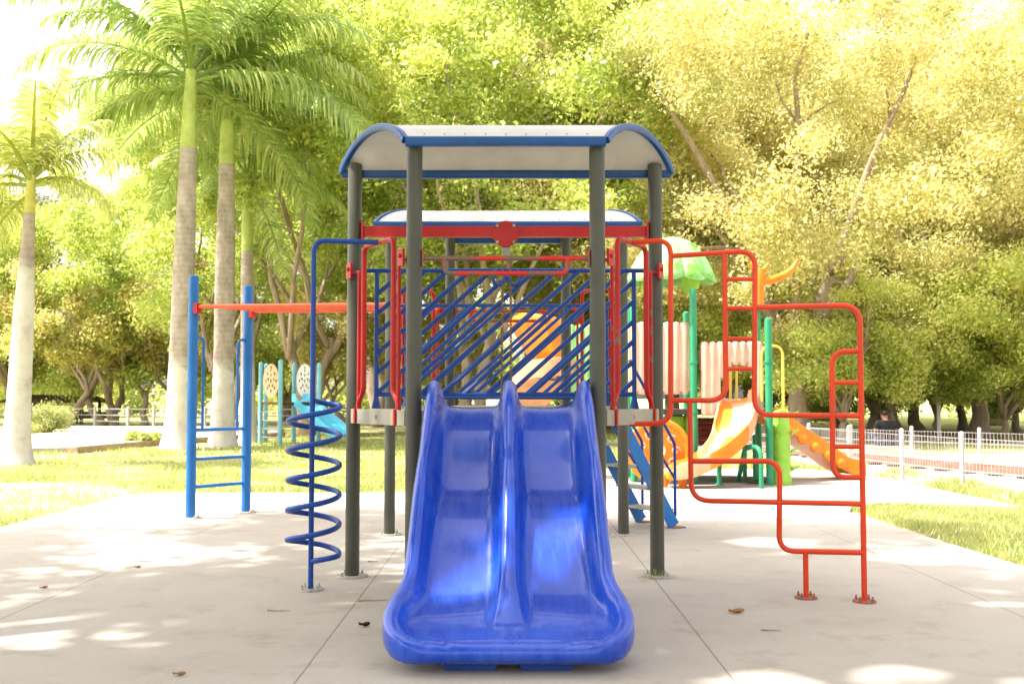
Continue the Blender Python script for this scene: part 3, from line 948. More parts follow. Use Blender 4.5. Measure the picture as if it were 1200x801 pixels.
z_ = at(905, 405, 13.9).z
mb = MB(); mb.tube(fillet([p0, Vector((p0.x, p0.y, z_)), Vector((p1_.x, p1_.y, z_)), p1_], .14, 8), .018, 10)
mb.build('yellow_hoop', M['yellow'], pl)
for px in (856, 863):
    p = at(px, 430, 14.7); q = at(px, 482, 14.7)
    mb = MB(); mb.tube([p, q], .018, 10); mb.build('yellow_bar', M['yellow'], pl)
# orange branches on the rear post
bb = at(888, 362, 15.05)
mb = MB()
def P_(px, py): return at(px, py, 15.05)
mb.tube([P_(888, 362), P_(889, 340), P_(890, 325), P_(892, 315)], [.085, .075, .075, .07], 12)
mb.tube([P_(890, 330), P_(905, 328), P_(920, 322), P_(929, 315), P_(935, 304)], [.06, .055, .05, .04, .02], 12)
mb.tube([P_(891, 322), P_(884, 316), P_(878, 308)], [.05, .04, .02], 12)
mb.tube([P_(892, 320), P_(897, 314), P_(901, 309)], [.05, .035, .018], 12)
mb.build('branch_topper', M['orange'], pl)
mb = MB(); mb.tube(fillet([at(872, 560, 13.9) + Vector((0, .4, -.1)), Vector((at(876, 560, 13.5).x, 13.6, .5)), Vector((at(890, 560, 13.4).x, 13.3, .5)), Vector((at(890, 560, 13.4).x, 13.3, 0))], .14), .03, 12)
mb.build('support_leg', M['green_post'], pl)
for px, py in ((843, 568), (873, 560), (885, 562)):
    p = gnd(px, py); mb = MB(); mb.lathe((p.x, p.y, 0), [(.06, 0), (.06, .012), (.032, .015), (.032, .6), (.01, .61)], 12); mb.build('support_leg', M['green_post'], pl)
mc = gnd(838, 566)
mb = MB()
n = 40; poly = [(mc.x + 1.05 * math.cos(2 * math.pi * k / n), mc.y + .55 + .75 * math.sin(2 * math.pi * k / n)) for k in range(n)]
mb.prism(poly, 0.0005, .012)
tag(mb.build('rubber_mat', M['rubber'], smooth=0), 'round dark rubber mat under the colourful plastic playset', 'mat')

# ------------------------------------------------------------------ SMALL PALE BLUE PLAYSET, FAR LEFT
sp_ = empty('climbing_frame', (gnd(330, 521).x, gnd(330, 521).y, 0))
tag(sp_, 'small pale blue climbing frame with cream oval panels and aqua slide', 'climbing frame')
SD = gnd(330, 521).y
pz = [(306, 424, SD + 1.0), (329, 421, SD), (345, 425, SD + 1.4), (374, 425, SD + .4), (312, 426, SD + 2.3)]
for px, ty, D in pz:
    p = at(px, ty, D); mb = MB(); mb.lathe((p.x, p.y, -.03), [(.055, 0), (.055, p.z), (.01, p.z + .04)], 14); mb.build('post', M['aqua'], sp_)
def oval(px, py, D, rx, rz, mat):
    c = at(px, py, D)
    n = 40
    bm = bmesh.new()
    holes = [(0, .78, .1, .08)] + [(rr * math.cos(a_), rr * math.sin(a_) * .95, .1, .09) for rr, cnt, ph in ((.36, 5, .3), (.62, 8, 0)) for a_ in [ph + 2 * math.pi * k / cnt for k in range(cnt)]] + [(0, 0, .1, .12)]
    geo = []
    for (ox, oz, hx, hz) in [(0, 0, 1, 1)] + [(o[0], o[1], o[2], o[3]) for o in holes]:
        m_ = n if hx == 1 else 10
        vv = [bm.verts.new((c.x + rx * (ox + hx * math.cos(2 * math.pi * k / m_)), c.y, c.z + rz * (oz + hz * math.sin(2 * math.pi * k / m_)))) for k in range(m_)]
        for k in range(m_): geo.append(bm.edges.new((vv[k], vv[(k + 1) % m_])))
    bmesh.ops.triangle_fill(bm, edges=geo, use_beauty=True)
    me = bpy.data.meshes.new('oval_panel'); bm.to_mesh(me); bm.free()
    o = link('oval_panel', me, mat, sp_, smooth=0)
    o.modifiers.new('thick', 'SOLIDIFY').thickness = .03
oval(317.5, 446, SD + .5, .19, .41, M['cream']); oval(357, 446, SD + .9, .2, .41, M['white'])
mb = MB(); a, b = at(306, 500, SD + 1.0), at(329, 500, SD)
mb.prism([(a.x, a.y), (b.x, b.y), (at(374, 0, SD + .4).x, SD + .4), (at(345, 0, SD + 1.4).x, SD + 1.4)], .93, 1.0); mb.build('platform', M['wood'], sp_, smooth=0)
for z in (.15, .35, .55, .75):
    mb = MB(); mb.tube([Vector((a.x, a.y, z)), Vector((b.x, b.y, z))], .02, 8); mb.build('rung', M['steel'], sp_)
sa, sb = at(350, 470, SD + .5), at(398, 508, SD - .6); sb.z = max(.12, sb.z)
pl_keep = pl; pl = sp_
chute([sa, sa + Vector((.1, -.05, 0)), sa.lerp(sb, .35) + Vector((0, 0, .03)), sa.lerp(sb, .65), sb, sb + Vector((.12, -.08, 0))], .27, .16, M['aqua_slide'], 'slide')
pl = pl_keep

# ------------------------------------------------------------------ PALMS
def frond_mesh(name, L_, elev, droop, n, leaf, seed, hang):
    """one feather frond along +X: rachis plus two rows of drooping leaflets"""
    rnd = random.Random(seed)
    pts = [Vector((0, 0, 0))]; a = elev
    seg = 18
    for i in range(seg):
        a -= droop / seg * (.5 + 1.1 * i / seg)
        pts.append(pts[-1] + Vector((math.cos(a), 0, math.sin(a))) * (L_ / seg))
    mb = MB(); mb.tube(pts, [.035 * (1 - i / (seg + 1)) ** .8 + .004 for i in range(seg + 1)], 6)
    for i in range(n):
        t = .14 + .86 * i / n
        k = t * seg; j = min(int(k), seg - 1); p = pts[j].lerp(pts[j + 1], k - j); tan = (pts[j + 1] - pts[j]).normalized()
        up = Vector((-tan.z, 0, tan.x))
        l = leaf * (math.sin(math.pi * min(1, .18 + t * .78)) ** .6) * rnd.uniform(.85, 1.12)
        for s in (-1, 1):
            out = (Vector((0, s, 0)) * .85 + tan * rnd.uniform(.35, .6) + up * rnd.uniform(-.15, .5)).normalized()
            w_ = .024 * rnd.uniform(.8, 1.2) * (leaf / .8) ** .5
            wd = (tan + Vector((0, 0, rnd.uniform(-.4, .4)))).normalized() * w_
            q = [p]; dirn = out.copy(); st_ = 4
            for m_ in range(st_):
                dirn = (dirn + Vector((0, 0, -hang * (.3 + .5 * m_) * rnd.uniform(.7, 1.25)))).normalized()
                q.append(q[-1] + dirn * (l / st_))
            ws = [.6, 1, .9, .55, .08]
            vs = []
            for m_ in range(st_ + 1): vs += [q[m_] - wd * ws[m_], q[m_] + wd * ws[m_]]
            mb.add(vs, [(2 * m_, 2 * m_ + 1, 2 * m_ + 3, 2 * m_ + 2) for m_ in range(st_)])
    me = mb.mesh(name); return me

def fronds_for(L_, leaf, hang, mat, n=62):
    out = []
    for i, (e, d) in enumerate(((84, 22), (66, 52), (52, 78), (34, 88), (12, 78), (-14, 62))):
        me = frond_mesh('frond', L_, R(e), R(d), n, leaf, 30 + i, hang); me.materials.append(mat); out.append(me)
    return out
FR_BIG = fronds_for(4.5, 1.0, .5, M['palm'], 92)
FR_SMALL = fronds_for(1.9, .55, .45, M['palm_yellow'], 52)
FR_MIX = fronds_for(3.2, .85, .6, M['palm'], 70)

def palm(base, top, r0, r1, shaft_z, meshes, mat, shaft_mat, counts, label, seed, bulge=0, az0=0.0):
    rnd = random.Random(seed)
    root = empty('palm_tree', base); tag(root, label, 'palm tree', 'palms on the grass')
    b, t = Vector(base), Vector(top)
    path, rad = [], []
    for i in range(40):
        k = i / 39
        z = k
        p = b.lerp(t, k); p += Vector((math.sin(k * math.pi) * bulge, 0, 0))
        r = r0 + (r1 - r0) * (k ** .7) + .35 * r0 * math.exp(-k * 22) + .1 * r0 * math.exp(-((k - .5) / .22) ** 2)
        r *= 1 + .012 * math.sin(i * 2.7)
        path.append(p - b); rad.append(r)
    cut = [i for i in range(40) if path[i].z + b.z <= shaft_z]
    nb = len(cut)
    mb = MB(); mb.tube(path[:nb + 1], rad[:nb + 1], 24); tr = local(mb.build('trunk', mat, root))
    rs = rad[nb]
    sp2 = [path[nb - 1]] + path[nb:] ; rr = [rad[nb - 1] * .93] + [rad[nb] * (1.02 - .4 * (i / max(1, len(path) - nb)) ** 1.3) for i in range(len(path) - nb)]
    mb = MB(); mb.tube(sp2, rr, 20); local(mb.build('crownshaft', shaft_mat, root))
    tip = path[-1]
    k = 0
    for vi, cnt in enumerate(counts):
        for j in range(cnt):
            az = az0 + 2 * math.pi * (j + .45 * (vi % 2)) / cnt + rnd.uniform(-.3, .3)
            if vi >= 3 and math.sin(az) < -.72: continue      # the crownshaft shows bare on this side
            o = bpy.data.objects.new('frond', meshes[vi]); col.objects.link(o); o.parent = root
            o.location = tip + Vector((0, 0, -.06 * vi + rnd.uniform(-.05, .05)))
            o.rotation_euler = (rnd.uniform(-.25, .25), rnd.uniform(-.12, .12), az)
            sc = rnd.uniform(.88, 1.1); o.scale = (sc, sc, sc)
    return root, tr

G2 = gnd(208, 525); G3 = gnd(258, 522); G1 = gnd(18, 543)
palm((G1.x, G1.y, -.03), at(37, 205, G1.y), .25, .075, at(36, 252, G1.y).z, FR_SMALL, M['palm_trunk_white'], M['shaft_yellow'], (2, 4, 4, 3, 2, 1), 'small limewashed palm with yellow fronds at the left edge', 3)
palm((G2.x, G2.y, -.03), at(224, 82, G2.y), .3, .14, at(225, 182, G2.y).z, FR_BIG, M['palm_trunk'], M['shaft'], (2, 4, 4, 4, 4, 3), 'tall royal palm with thick ringed trunk, nearest the blue ladder post', 11, az0=.15)
palm((G3.x, G3.y + .2, -.03), at(267, 105, G3.y), .27, .15, at(264, 196, G3.y).z, FR_BIG, M['palm_trunk'], M['shaft'], (1, 3, 4, 4, 4, 2), 'royal palm with limewashed foot standing between the two blue ladder posts', 23, az0=.7)
G4 = gnd(291, 517)
palm((G4.x, G4.y, -.03), at(289, 205, G4.y), .2, .12, at(290, 295, G4.y).z, FR_MIX, M['palm_trunk'], M['shaft'], (1, 3, 4, 4, 3, 2), 'slim palm with long green crownshaft behind the blue ladder', 31)
G5 = gnd(178, 505)

# ------------------------------------------------------------------ BROAD-LEAVED TREES
def leaf_cloud(centers, radii, n, size, seed, flat=.75, up=.1, hollow=.2):
    g = np.random.default_rng(seed)
    centers = np.array(centers); radii = np.array(radii)
    wgt = radii ** 2; wgt = wgt / wgt.sum()
    idx = g.choice(len(centers), n, p=wgt)
    d = g.normal(size=(n, 3)); d /= np.linalg.norm(d, axis=1, keepdims=True)
    rr = (hollow + (1 - hollow) * g.random(n) ** .8) * (1 + .22 * g.normal(size=n) * .6)
    p = d * rr[:, None] * radii[idx][:, None]; p[:, 2] *= flat
    p += centers[idx]
    nrm = d * .7 + g.normal(size=(n, 3)) * .7; nrm[:, 2] += up; nrm /= np.linalg.norm(nrm, axis=1, keepdims=True)
    t = g.normal(size=(n, 3)); t -= nrm * (t * nrm).sum(1, keepdims=True); t /= np.linalg.norm(t, axis=1, keepdims=True)
    b = np.cross(nrm, t)
    s = size * g.uniform(.45, 1.6, n)[:, None]
    v = np.empty((n, 4, 3), np.float32)
    v[:, 0] = p - t * s * .5; v[:, 1] = p + b * s * .28 + nrm * s * .06; v[:, 2] = p + t * s * .5; v[:, 3] = p - b * s * .28 + nrm * s * .06
    return v.reshape(-1, 3)

def quads_mesh(name, v, mat):
    n = len(v) // 4
    me = bpy.data.meshes.new(name)
    me.vertices.add(len(v)); me.vertices.foreach_set('co', v.ravel())
    me.loops.add(n * 4); me.loops.foreach_set('vertex_index', np.arange(n * 4, dtype=np.int32))
    me.polygons.add(n); me.polygons.foreach_set('loop_start', np.arange(0, n * 4, 4, dtype=np.int32)); me.polygons.foreach_set('loop_total', np.full(n, 4, np.int32))
    me.materials.append(mat); me.update(); me.validate()
    return me

def tree_meshes(seed, H, Rw, zlo, fork, n_limb, n_clump, leaves, size, leafmat, barkmat, r0=.28, cr=(.6, 1.25), stems=1, spread=1.0, flat=.75, sub=3):
    rnd = random.Random(seed)
    mb = MB(); cen, rad = [], []
    zc, rz = (zlo + H) / 2, (H - zlo) / 2
    def inside(p, f=1.0): return (p.x / Rw) ** 2 + (p.y / Rw) ** 2 + ((p.z - zc) / rz) ** 2 < f
    for st_ in range(stems):
        lean = Vector((rnd.uniform(-.5, .5), rnd.uniform(-.5, .5), 0)) * (1.4 if stems > 1 else .35)
        base = Vector((rnd.uniform(-.3, .3), rnd.uniform(-.3, .3), 0)) * (stems > 1)
        ft_ = base + lean + Vector((0, 0, fork))
        k_ = [base.lerp(ft_, i / 6) + Vector((rnd.uniform(-.06, .06), rnd.uniform(-.06, .06), 0)) * (0 < i < 6) for i in range(7)]
        rb = r0 / (stems ** .5)
        mb.tube(k_, [rb * (1.5 if i == 0 else 1.15 if i == 1 else 1 - .05 * i) for i in range(7)], 12)
        nl = max(2, n_limb // stems)
        for l in range(nl):
            a = 2 * math.pi * (l + rnd.uniform(-.3, .3)) / nl
            tgt = Vector((math.cos(a) * Rw * rnd.uniform(.4, .8) * spread, math.sin(a) * Rw * rnd.uniform(.4, .8) * spread, zc + rz * rnd.uniform(-.35, .65)))
            p = ft_ - Vector((0, 0, rnd.uniform(0, .25) * fork)); pts = []; m_ = 9
            midp = p.lerp(tgt, .5) + Vector((rnd.uniform(-.5, .5), rnd.uniform(-.5, .5), rnd.uniform(.1, .9)))
            for i in range(m_):
                t = i / (m_ - 1); pts.append(p * (1 - t) ** 2 + midp * 2 * t * (1 - t) + tgt * t * t + Vector((rnd.gauss(0, .06), rnd.gauss(0, .06), rnd.gauss(0, .05))) * (i > 0))
            lr = rb * rnd.uniform(.45, .65)
            mb.tube(pts, [lr * (1 - .82 * i / (m_ - 1)) for i in range(m_)], 8)
            cen.append(tgt); rad.append(rnd.uniform(*cr))
            for s_ in range(sub):
                j0 = rnd.randint(2, 6); q0 = pts[j0]
                dirn = Vector((rnd.gauss(0, 1), rnd.gauss(0, 1), rnd.uniform(-.2, 1))).normalized()
                q1 = q0 + dirn * rnd.uniform(.9, 2.1) * Rw / 4.5
                lq = lr * (1 - .82 * j0 / (m_ - 1)) * .62
                mb.tube([q0, q0.lerp(q1, .35) + Vector((rnd.gauss(0, .1), rnd.gauss(0, .1), .12)), q0.lerp(q1, .7) + Vector((rnd.gauss(0, .1), rnd.gauss(0, .1), .1)), q1], [lq, lq * .7, lq * .45, lq * .15], 6)
                cen.append(q1); rad.append(rnd.uniform(*cr) * .85)
    tries = 0
    while len(cen) < n_clump and tries < 20000:
        tries += 1
        p = Vector((rnd.uniform(-Rw, Rw), rnd.uniform(-Rw, Rw), rnd.uniform(zlo, H)))
        if inside(p) and not inside(p, .3): cen.append(p); rad.append(rnd.uniform(*cr))
    tm = mb.mesh('trunk'); tm.polygons.foreach_set('use_smooth', [True] * len(tm.polygons)); tm.materials.append(barkmat)
    cm = quads_mesh('crown', leaf_cloud([tuple(c) for c in cen], rad, leaves, size, seed, flat), leafmat)
    return tm, cm

KIND = {
    'ficus_a': tree_meshes(101, 13.5, 5.6, 2.1, 2.2, 7, 92, 140000, .092, M['leaf_olive'], M['bark'], .3, (.7, 1.45)),
    'ficus_b': tree_meshes(102, 12.0, 5.2, 1.7, 1.9, 8, 88, 135000, .09, M['leaf_olive'], M['bark'], .25, (.65, 1.4)),
    'bright': tree_meshes(103, 11.5, 5.4, 3.2, 2.6, 7, 74, 74000, .105, M['leaf_bright'], M['bark'], .23, (.55, 1.15), stems=2),
    'green': tree_meshes(104, 8.5, 4.2, .8, 1.5, 7, 70, 60000, .14, M['leaf_green'], M['bark_dark'], .26, (.6, 1.2)),
    'tawny': tree_meshes(105, 4.6, 2.0, 1.0, .9, 6, 44, 42000, .075, M['leaf_pine'], M['bark'], .12, (.3, .55), stems=2, flat=.9),
    'fork': tree_meshes(111, 7.6, 3.8, 2.7, 1.0, 8, 46, 42000, .11, M['leaf_bright'], M['bark'], .27, (.5, 1.0), stems=3),
    'young': tree_meshes(112, 5.2, 2.7, .7, .8, 8, 60, 42000, .085, M['leaf_young'], M['bark'], .12, (.4, .8)),
    'grey': tree_meshes(106, 17, 4.2, 6, 7, 6, 40, 22000, .16, M['leaf_grey'], M['bark'], .3, (.6, 1.1)),
}
def tree(kind, x, y, s=1.0, rz=0.0, label='', group='trees around the park', sz=None, leafmat=None):
    tm, cm = KIND[kind]
    root = empty('tree', (x, y, -.05), rz); root.scale = (s, s, sz or s)
    tag(root, label, 'tree', group)
    for nm, me in (('trunk', tm), ('crown', cm)):
        o = bpy.data.objects.new(nm, me); col.objects.link(o); o.parent = root
    return root
def woodland():
    rnd = random.Random(77); cen, rad = [], []
    for k in range(330):
        x = rnd.uniform(-62, 62); y = 62 + rnd.uniform(-5, 5) + abs(x) * .05
        hmax = 6.5 + 2.2 * math.sin(x * .21) + 1.5 * math.sin(x * .53 + 1)
        if -34 < x < -17: hmax *= .55
        cen.append((x, y, rnd.uniform(.3, hmax))); rad.append(rnd.uniform(.9, 1.9))
    me = quads_mesh('woodland', leaf_cloud(cen, rad, 110000, .3, 9), M['leaf_green'])
    o = bpy.data.objects.new('woodland', me); col.objects.link(o)
    tag(o, 'low far-off wood closing the view behind the park trees', 'woodland', kind='stuff')
woodland()
def px_tree(kind, px, depth, *a, **k):
    tree(kind, (px - 600) / F_PX * depth, depth, *a, **k)

px_tree('ficus_a', 935, 27, .95, 0.4, 'big yellow olive tree with thick leaning trunk behind the lime trunk climber')
px_tree('ficus_b', 1146, 30, 1.0, 1.9, 'olive tree with forked pale trunk behind the white fence at right')
px_tree('ficus_a', 1290, 31, 1.0, 2.6, 'olive tree whose crown fills the upper right corner')
px_tree('ficus_b', 785, 33, 1.05, 3.8, 'olive tree rising directly behind the pale green leaf canopy')
px_tree('ficus_a', 1040, 38, 1.12, 5.0, 'tall olive tree in the second row above the seated person')
px_tree('ficus_b', 880, 42, 1.2, .9, 'tall olive tree in the second row behind the orange branch topper')
px_tree('green', 1072, 34, .8, 1.0, 'dark green tree with slim spreading stems near the light pole')
px_tree('green', 985, 36, .85, 2.2, 'dark green tree beyond the fence behind the bumpy orange slide')
px_tree('green', 1215, 36, .9, 4.1, 'dark green tree low at the right edge beyond the fence')
px_tree('bright', 700, 46, 1.0, 5.2, 'yellow green tree seen low behind the rear tower posts')
px_tree('bright', 352, 31, 1.1, .3, 'bright yellow green tree with crooked brown trunks beside the slim palm')
px_tree('bright', 560, 29, 1.12, 2.0, 'bright yellow green tree arching over the rear tower roof')
px_tree('bright', 690, 38, 1.5, 3.9, 'bright yellow green tree high above the right end of the front roof')
px_tree('bright', 440, 42, 1.6, 5.1, 'tall bright yellow green tree in the second row above the front roof left end')
px_tree('bright', 200, 44, .95, 1.2, 'bright yellow green tree behind the two tall palms')
px_tree('green', 20, 46, 1.2, 2.9, 'dark green tree with dark trunk behind the small limewashed palm')
px_tree('fork', 128, 43, 1.15, 4.4, 'yellow green tree with spreading bare fork beyond the left fence')
px_tree('green', 290, 50, .95, .7, 'green tree far behind the slim palm')
px_tree('bright', 480, 46, 1.0, 3.3, 'yellow green tree far behind the spiral climber and left tower posts')
px_tree('tawny', 74, 42, 1.5, .5, 'tawny yellow small tree with soft foliage left of the bare fork')
px_tree('tawny', 184, 42, 1.55, 2.2, 'tawny yellow small tree just left of the tall royal palm')
px_tree('tawny', 410, 33, 1.15, 4.0, 'tawny yellow small tree behind the aqua slide')
px_tree('tawny', 520, 34, .95, 5.4, 'tawny yellow small tree seen between the left tower posts')
px_tree('tawny', 40, 48, 1.3, 3.0, 'tawny yellow small tree beside the timber shelter')
px_tree('grey', 50, 62, .95, 1.0, 'thin greyish tree against the white sky at upper left')
px_tree('grey', -20, 58, .9, 2.4, 'thin greyish tree cut by the left edge against the sky')
px_tree('bright', 275, 35, 1.0, 2.9, 'yellow green tree filling the gap between the two tall palms')
px_tree('bright', 520, 36, 1.5, 4.9, 'tall yellow green tree whose top rises over the middle of the front roof')
px_tree('bright', 620, 47, 1.8, 1.4, 'tallest yellow green tree, far behind the front roof')
px_tree('bright', 330, 52, 1.8, 5.7, 'tall yellow green tree far behind the slim palm crown')
px_tree('ficus_b', 705, 40, 1.5, 2.2, 'tall olive tree standing left of the olive tree behind the leaf canopy')
px_tree('ficus_a', 1160, 44, 1.35, 3.3, 'tallest olive tree in the last row at right')
px_tree('ficus_b', 960, 52, 1.6, 4.4, 'tall olive tree in the last row above the orange branch topper')
px_tree('young', 1045, 29, 1.05, 1.3, 'low young olive tree between the bumpy orange slide and the light pole')
px_tree('young', 1225, 27, 1.1, .2, 'low young olive tree at the right edge in front of the forked trunk')
px_tree('young', 845, 30, 1.05, 4.9, 'low young olive tree close behind the pink curtain panel')
px_tree('green', 905, 33, .55, 3.0, 'small dark green tree tucked behind the yellow hoop')
px_tree('green', 1018, 31, .48, 5.5, 'small dark green tree close behind the seated person')
px_tree('green', 1128, 37, .62, 2.4, 'small dark green tree filling the gap beside the forked pale trunk')
px_tree('green', 1190, 33, .5, .8, 'small dark green tree by the fence near the right edge')
px_tree('young', 985, 26.5, 0.85, 4.0, 'low young olive tree just beyond the rails, left of the seated person')
px_tree('young', 1098, 30.5, 0.95, 2.0, 'low young olive tree just beyond the rails at the foot of the light pole')
px_tree('young', 1178, 28, 0.8, 1.1, 'lowest young olive tree just beyond the rails near the right edge')
# trees outside the frame on the left whose shade lies over the plaza
SUN_GAPS = [((.13, 5.0, .28), .26), ((-.17, 4.85, .25), .2), ((.34, 5.25, .5), .14), ((1.0, 4.25, 0), .26), ((1.55, 4.4, 0), .2), ((2.1, 4.25, 0), .16),  # holes cut through the unseen crowns along the sun, to light chosen spots
        ((-.95, 6.0, 0), .08), ((2.6, 5.9, 0), .12), ((2.0, 8.4, 0), .3), ((2.8, 7.6, 0), .25)]
def shade_tree(seed, x, y, s_, leaves, label):
    tm, cm0 = tree_meshes(seed, 9.5, 4.6, 5.2, 4.2, 8, 84, 60, .2, M['leaf_green'], M['bark'], .3, (.5, 1.0))
    rnd = random.Random(seed)
    cen, rad = [], []
    while len(cen) < 90:
        p = V((rnd.uniform(-4.6, 4.6), rnd.uniform(-4.6, 4.6), rnd.uniform(5.3, 9.4)))
        if (p.x / 4.6) ** 2 + (p.y / 4.6) ** 2 + ((p.z - 7.35) / 2.1) ** 2 < 1: cen.append(tuple(p)); rad.append(rnd.uniform(.55, 1.0))
    v = leaf_cloud(cen, rad, leaves, .17, seed).reshape(-1, 4, 3)
    c = v.mean(1) * s_ + np.array([x, y, -.05]); keep = np.ones(len(c), bool)
    for (g, r) in SUN_GAPS:
        d = c - np.array(g); sv = np.array(SUN); t = d @ sv
        keep &= np.linalg.norm(d - t[:, None] * sv, axis=1) > r
    cm = quads_mesh('crown', np.ascontiguousarray(v[keep]).reshape(-1, 3), M['leaf_green'])
    root = empty('tree', (x, y, -.05)); root.scale = (s_,) * 3; tag(root, label, 'tree', 'trees around the park')
    for nm, me in (('trunk', tm), ('crown', cm)):
        o = bpy.data.objects.new(nm, me); col.objects.link(o); o.parent = root
shade_tree(107, -6.2, 4.2, 1.25, 46000, 'broad shade tree outside the frame at left, nearest the camera')
shade_tree(108, -3.6, .6, 1.2, 38000, 'broad shade tree outside the frame, behind the camera')

# shrubs
def shrub(p, r, h, label, seed, mat):
    root = empty('shrub', p); tag(root, label, 'shrub', 'shrubs')
    rnd = random.Random(seed); cen, rad = [], []
    mb = MB()
    for k in range(14):
        a = rnd.uniform(0, 2 * math.pi); q = rnd.uniform(0, r * .75)
        c = Vector((q * math.cos(a), q * math.sin(a), rnd.uniform(.2, .8) * h)); cen.append(tuple(c)); rad.append(r * rnd.uniform(.25, .42))
        mb.tube([Vector((c.x * .2, c.y * .2, 0)), c * .6 + Vector((0, 0, .05)), c], [.012, .009, .004], 5)
    local(mb.build('stem', M['bark'], root))
    me = quads_mesh('foliage', leaf_cloud(cen, rad, 9000, .06, seed), mat)
    o = bpy.data.objects.new('foliage', me); col.objects.link(o); o.parent = root
g = gnd(52, 508); shrub((g.x, g.y, -.05), 1.1, .95, 'rounded yellow green shrub beside the pale path at left', 5, M['grass'])
g = gnd(168, 519.5); shrub((g.x, g.y, -.05), .5, .3, 'low leafy shrub growing along the brown kerb', 6, M['leaf_green'])
g = gnd(650, 500); shrub((g.x, g.y, -.05), 1.2, 1.2, 'leafy shrub seen under the rear tower', 8, M['leaf_bright'])

# ------------------------------------------------------------------ FENCES
def fence(pts, h, label, name='mesh_fence', wires=.06, grp=None, base=-.03, pr=.03, rail=.005):
    root = empty(name, (pts[0].x, pts[0].y, 0)); tag(root, label, 'fence', grp)
    for p in pts:
        mb = MB(); mb.lathe((p.x, p.y, base), [(pr, 0), (pr, h + .06), (pr * .6, h + .075), (.004, h + .078)], 12)
        mb.build('post', M['fence'], root)
    for a, b in zip(pts, pts[1:]):
        mb = MB(); d = b - a; L_ = d.length; ang = math.atan2(d.y, d.x); n = max(2, int(L_ / wires))
        for k in range(1, n):
            p = a.lerp(b, k / n); mb.box((p.x, p.y, base + .05 + (h - .05) / 2), (.0032, .0032, h - .05), ang)
        for zz in (.06, h * .35, h * .37, h * .66, h * .68, h - .01):
            c = (a + b) / 2; mb.box((c.x, c.y, base + zz), (L_ - .06, rail, rail), ang)
        mb.build('mesh_panel', M['fence'], root, smooth=0)
fence([V((6.2, 11.9, 0)), gnd(1128, 570), gnd(1057.5, 560.5), V((5.12, 16.5, 0)), V((4.95, 18.1, 0)), V((4.75, 19.7, 0)), V((4.5, 21.3, 0)), V((4.2, 22.9, 0)), V((3.85, 24.5, 0)), V((3.4, 26.1, 0)), V((2.9, 27.7, 0))], .64,
      'white wire mesh fence between the concrete path and the gravel', grp='white mesh fences')
fence([V((9.6, 15.4, 0)), V((8.55, 16.6, 0)), gnd(1148.5, 545), gnd(1069, 541), V((6.15, 19.7, 0)), V((5.5, 21.3, 0)), V((5.1, 22.9, 0)), V((4.7, 24.6, 0)), V((4.3, 26.3, 0)), V((3.8, 28.0, 0))], .57,
      'white wire mesh fence on the far side of the rusty rails', grp='white mesh fences')
lf = [gnd(x, y) for x, y in ((-30, 500), (40, 500), (80, 500), (111, 500), (150, 501), (180, 501), (240, 502), (300, 502), (360, 502), (420, 503), (480, 503), (540, 503), (600, 503))]
fence(lf, .72, 'white wire mesh fence along the far side of the left path', wires=.12, grp='white mesh fences', pr=.055, rail=.028)

# miniature railway track
rt = empty('rail_track', (6.6, 17, 0)); tag(rt, 'rusty narrow rail track on pale gravel between the white fences', 'rail track')
ra = [V((9.2, 11.2, 0)), V((7.25, 15.2, 0)), V((6.35, 17.8, 0)), V((5.65, 20.5, 0)), V((5.1, 23.2, 0)), V((4.4, 27, 0))]
for off in (0, .55):
    mb = MB(); mb.tube([p + V((off, 0, .04)) for p in ra], .03, sec=[(-.04, -.05), (.04, -.05), (.02, -.03), (.02, .05), (-.02, .05), (-.02, -.03)])
    mb.build('rail', M['rust'], rt, smooth=0)
for i in range(len(ra) - 1):
    d = ra[i + 1] - ra[i]; n = int(d.length / .5)
    for k in range(n):
        p = ra[i].lerp(ra[i + 1], k / n) + V((.275, 0, -.01)); mb = MB(); mb.box(p, (.95, .13, .05), math.atan2(-d.x, d.y) * .5); mb.build('sleeper', M['wood'], rt, smooth=0)

# light pole, shelter
g = V(((1099 - 600) / F_PX * 29, 29, -.03))
lpz = empty('light_pole', g); tag(lpz, 'slim pale metal light pole rising among the trees at right', 'light pole')
mb = MB(); mb.lathe((0, 0, 0), [(.08, 0), (.08, .04), (.055, .06), (.045, 5.0), (.02, 5.02)], 14); local(mb.build('pole', M['white'], lpz))
mb = MB(); mb.lathe((0, 0, 5.0), [(.05, 0), (.16, .1), (.19, .3), (.1, .4), (.01, .43)], 16); local(mb.build('lamp_head', M['plate'], lpz))
c = at(66, 470, 47)
sh = empty('timber_shelter', (c.x, c.y, -.03)); tag(sh, 'dark brown timber shelter beyond the left fence', 'shelter')
for sx in (-1.5, -.5, .5, 1.5):
    for sy in (-1, 1):
        mb = MB(); mb.box((sx, sy, .475), (.12, .12, .95)); local(mb.build('post', M['wood'], sh, smooth=0))
mb = MB()
for sy in (-1.3, 1.3):
    mb.add([(-1.9, sy, .98), (1.9, sy, .98), (1.6, 0, 1.25), (-1.6, 0, 1.25), (-1.9, sy, .9), (1.9, sy, .9), (1.6, 0, 1.17), (-1.6, 0, 1.17)], [(0, 1, 2, 3), (7, 6, 5, 4), (0, 4, 5, 1), (1, 5, 6, 2), (2, 6, 7, 3), (3, 7, 4, 0)])
local(mb.build('roof', M['wood'], sh, smooth=0))
mb = MB(); mb.box((0, 1.02, .35), (3.8, .05, .3)); mb.box((0, .75, .42), (3.8, .4, .05)); local(mb.build('bench_seat', M['wood'], sh, smooth=0))

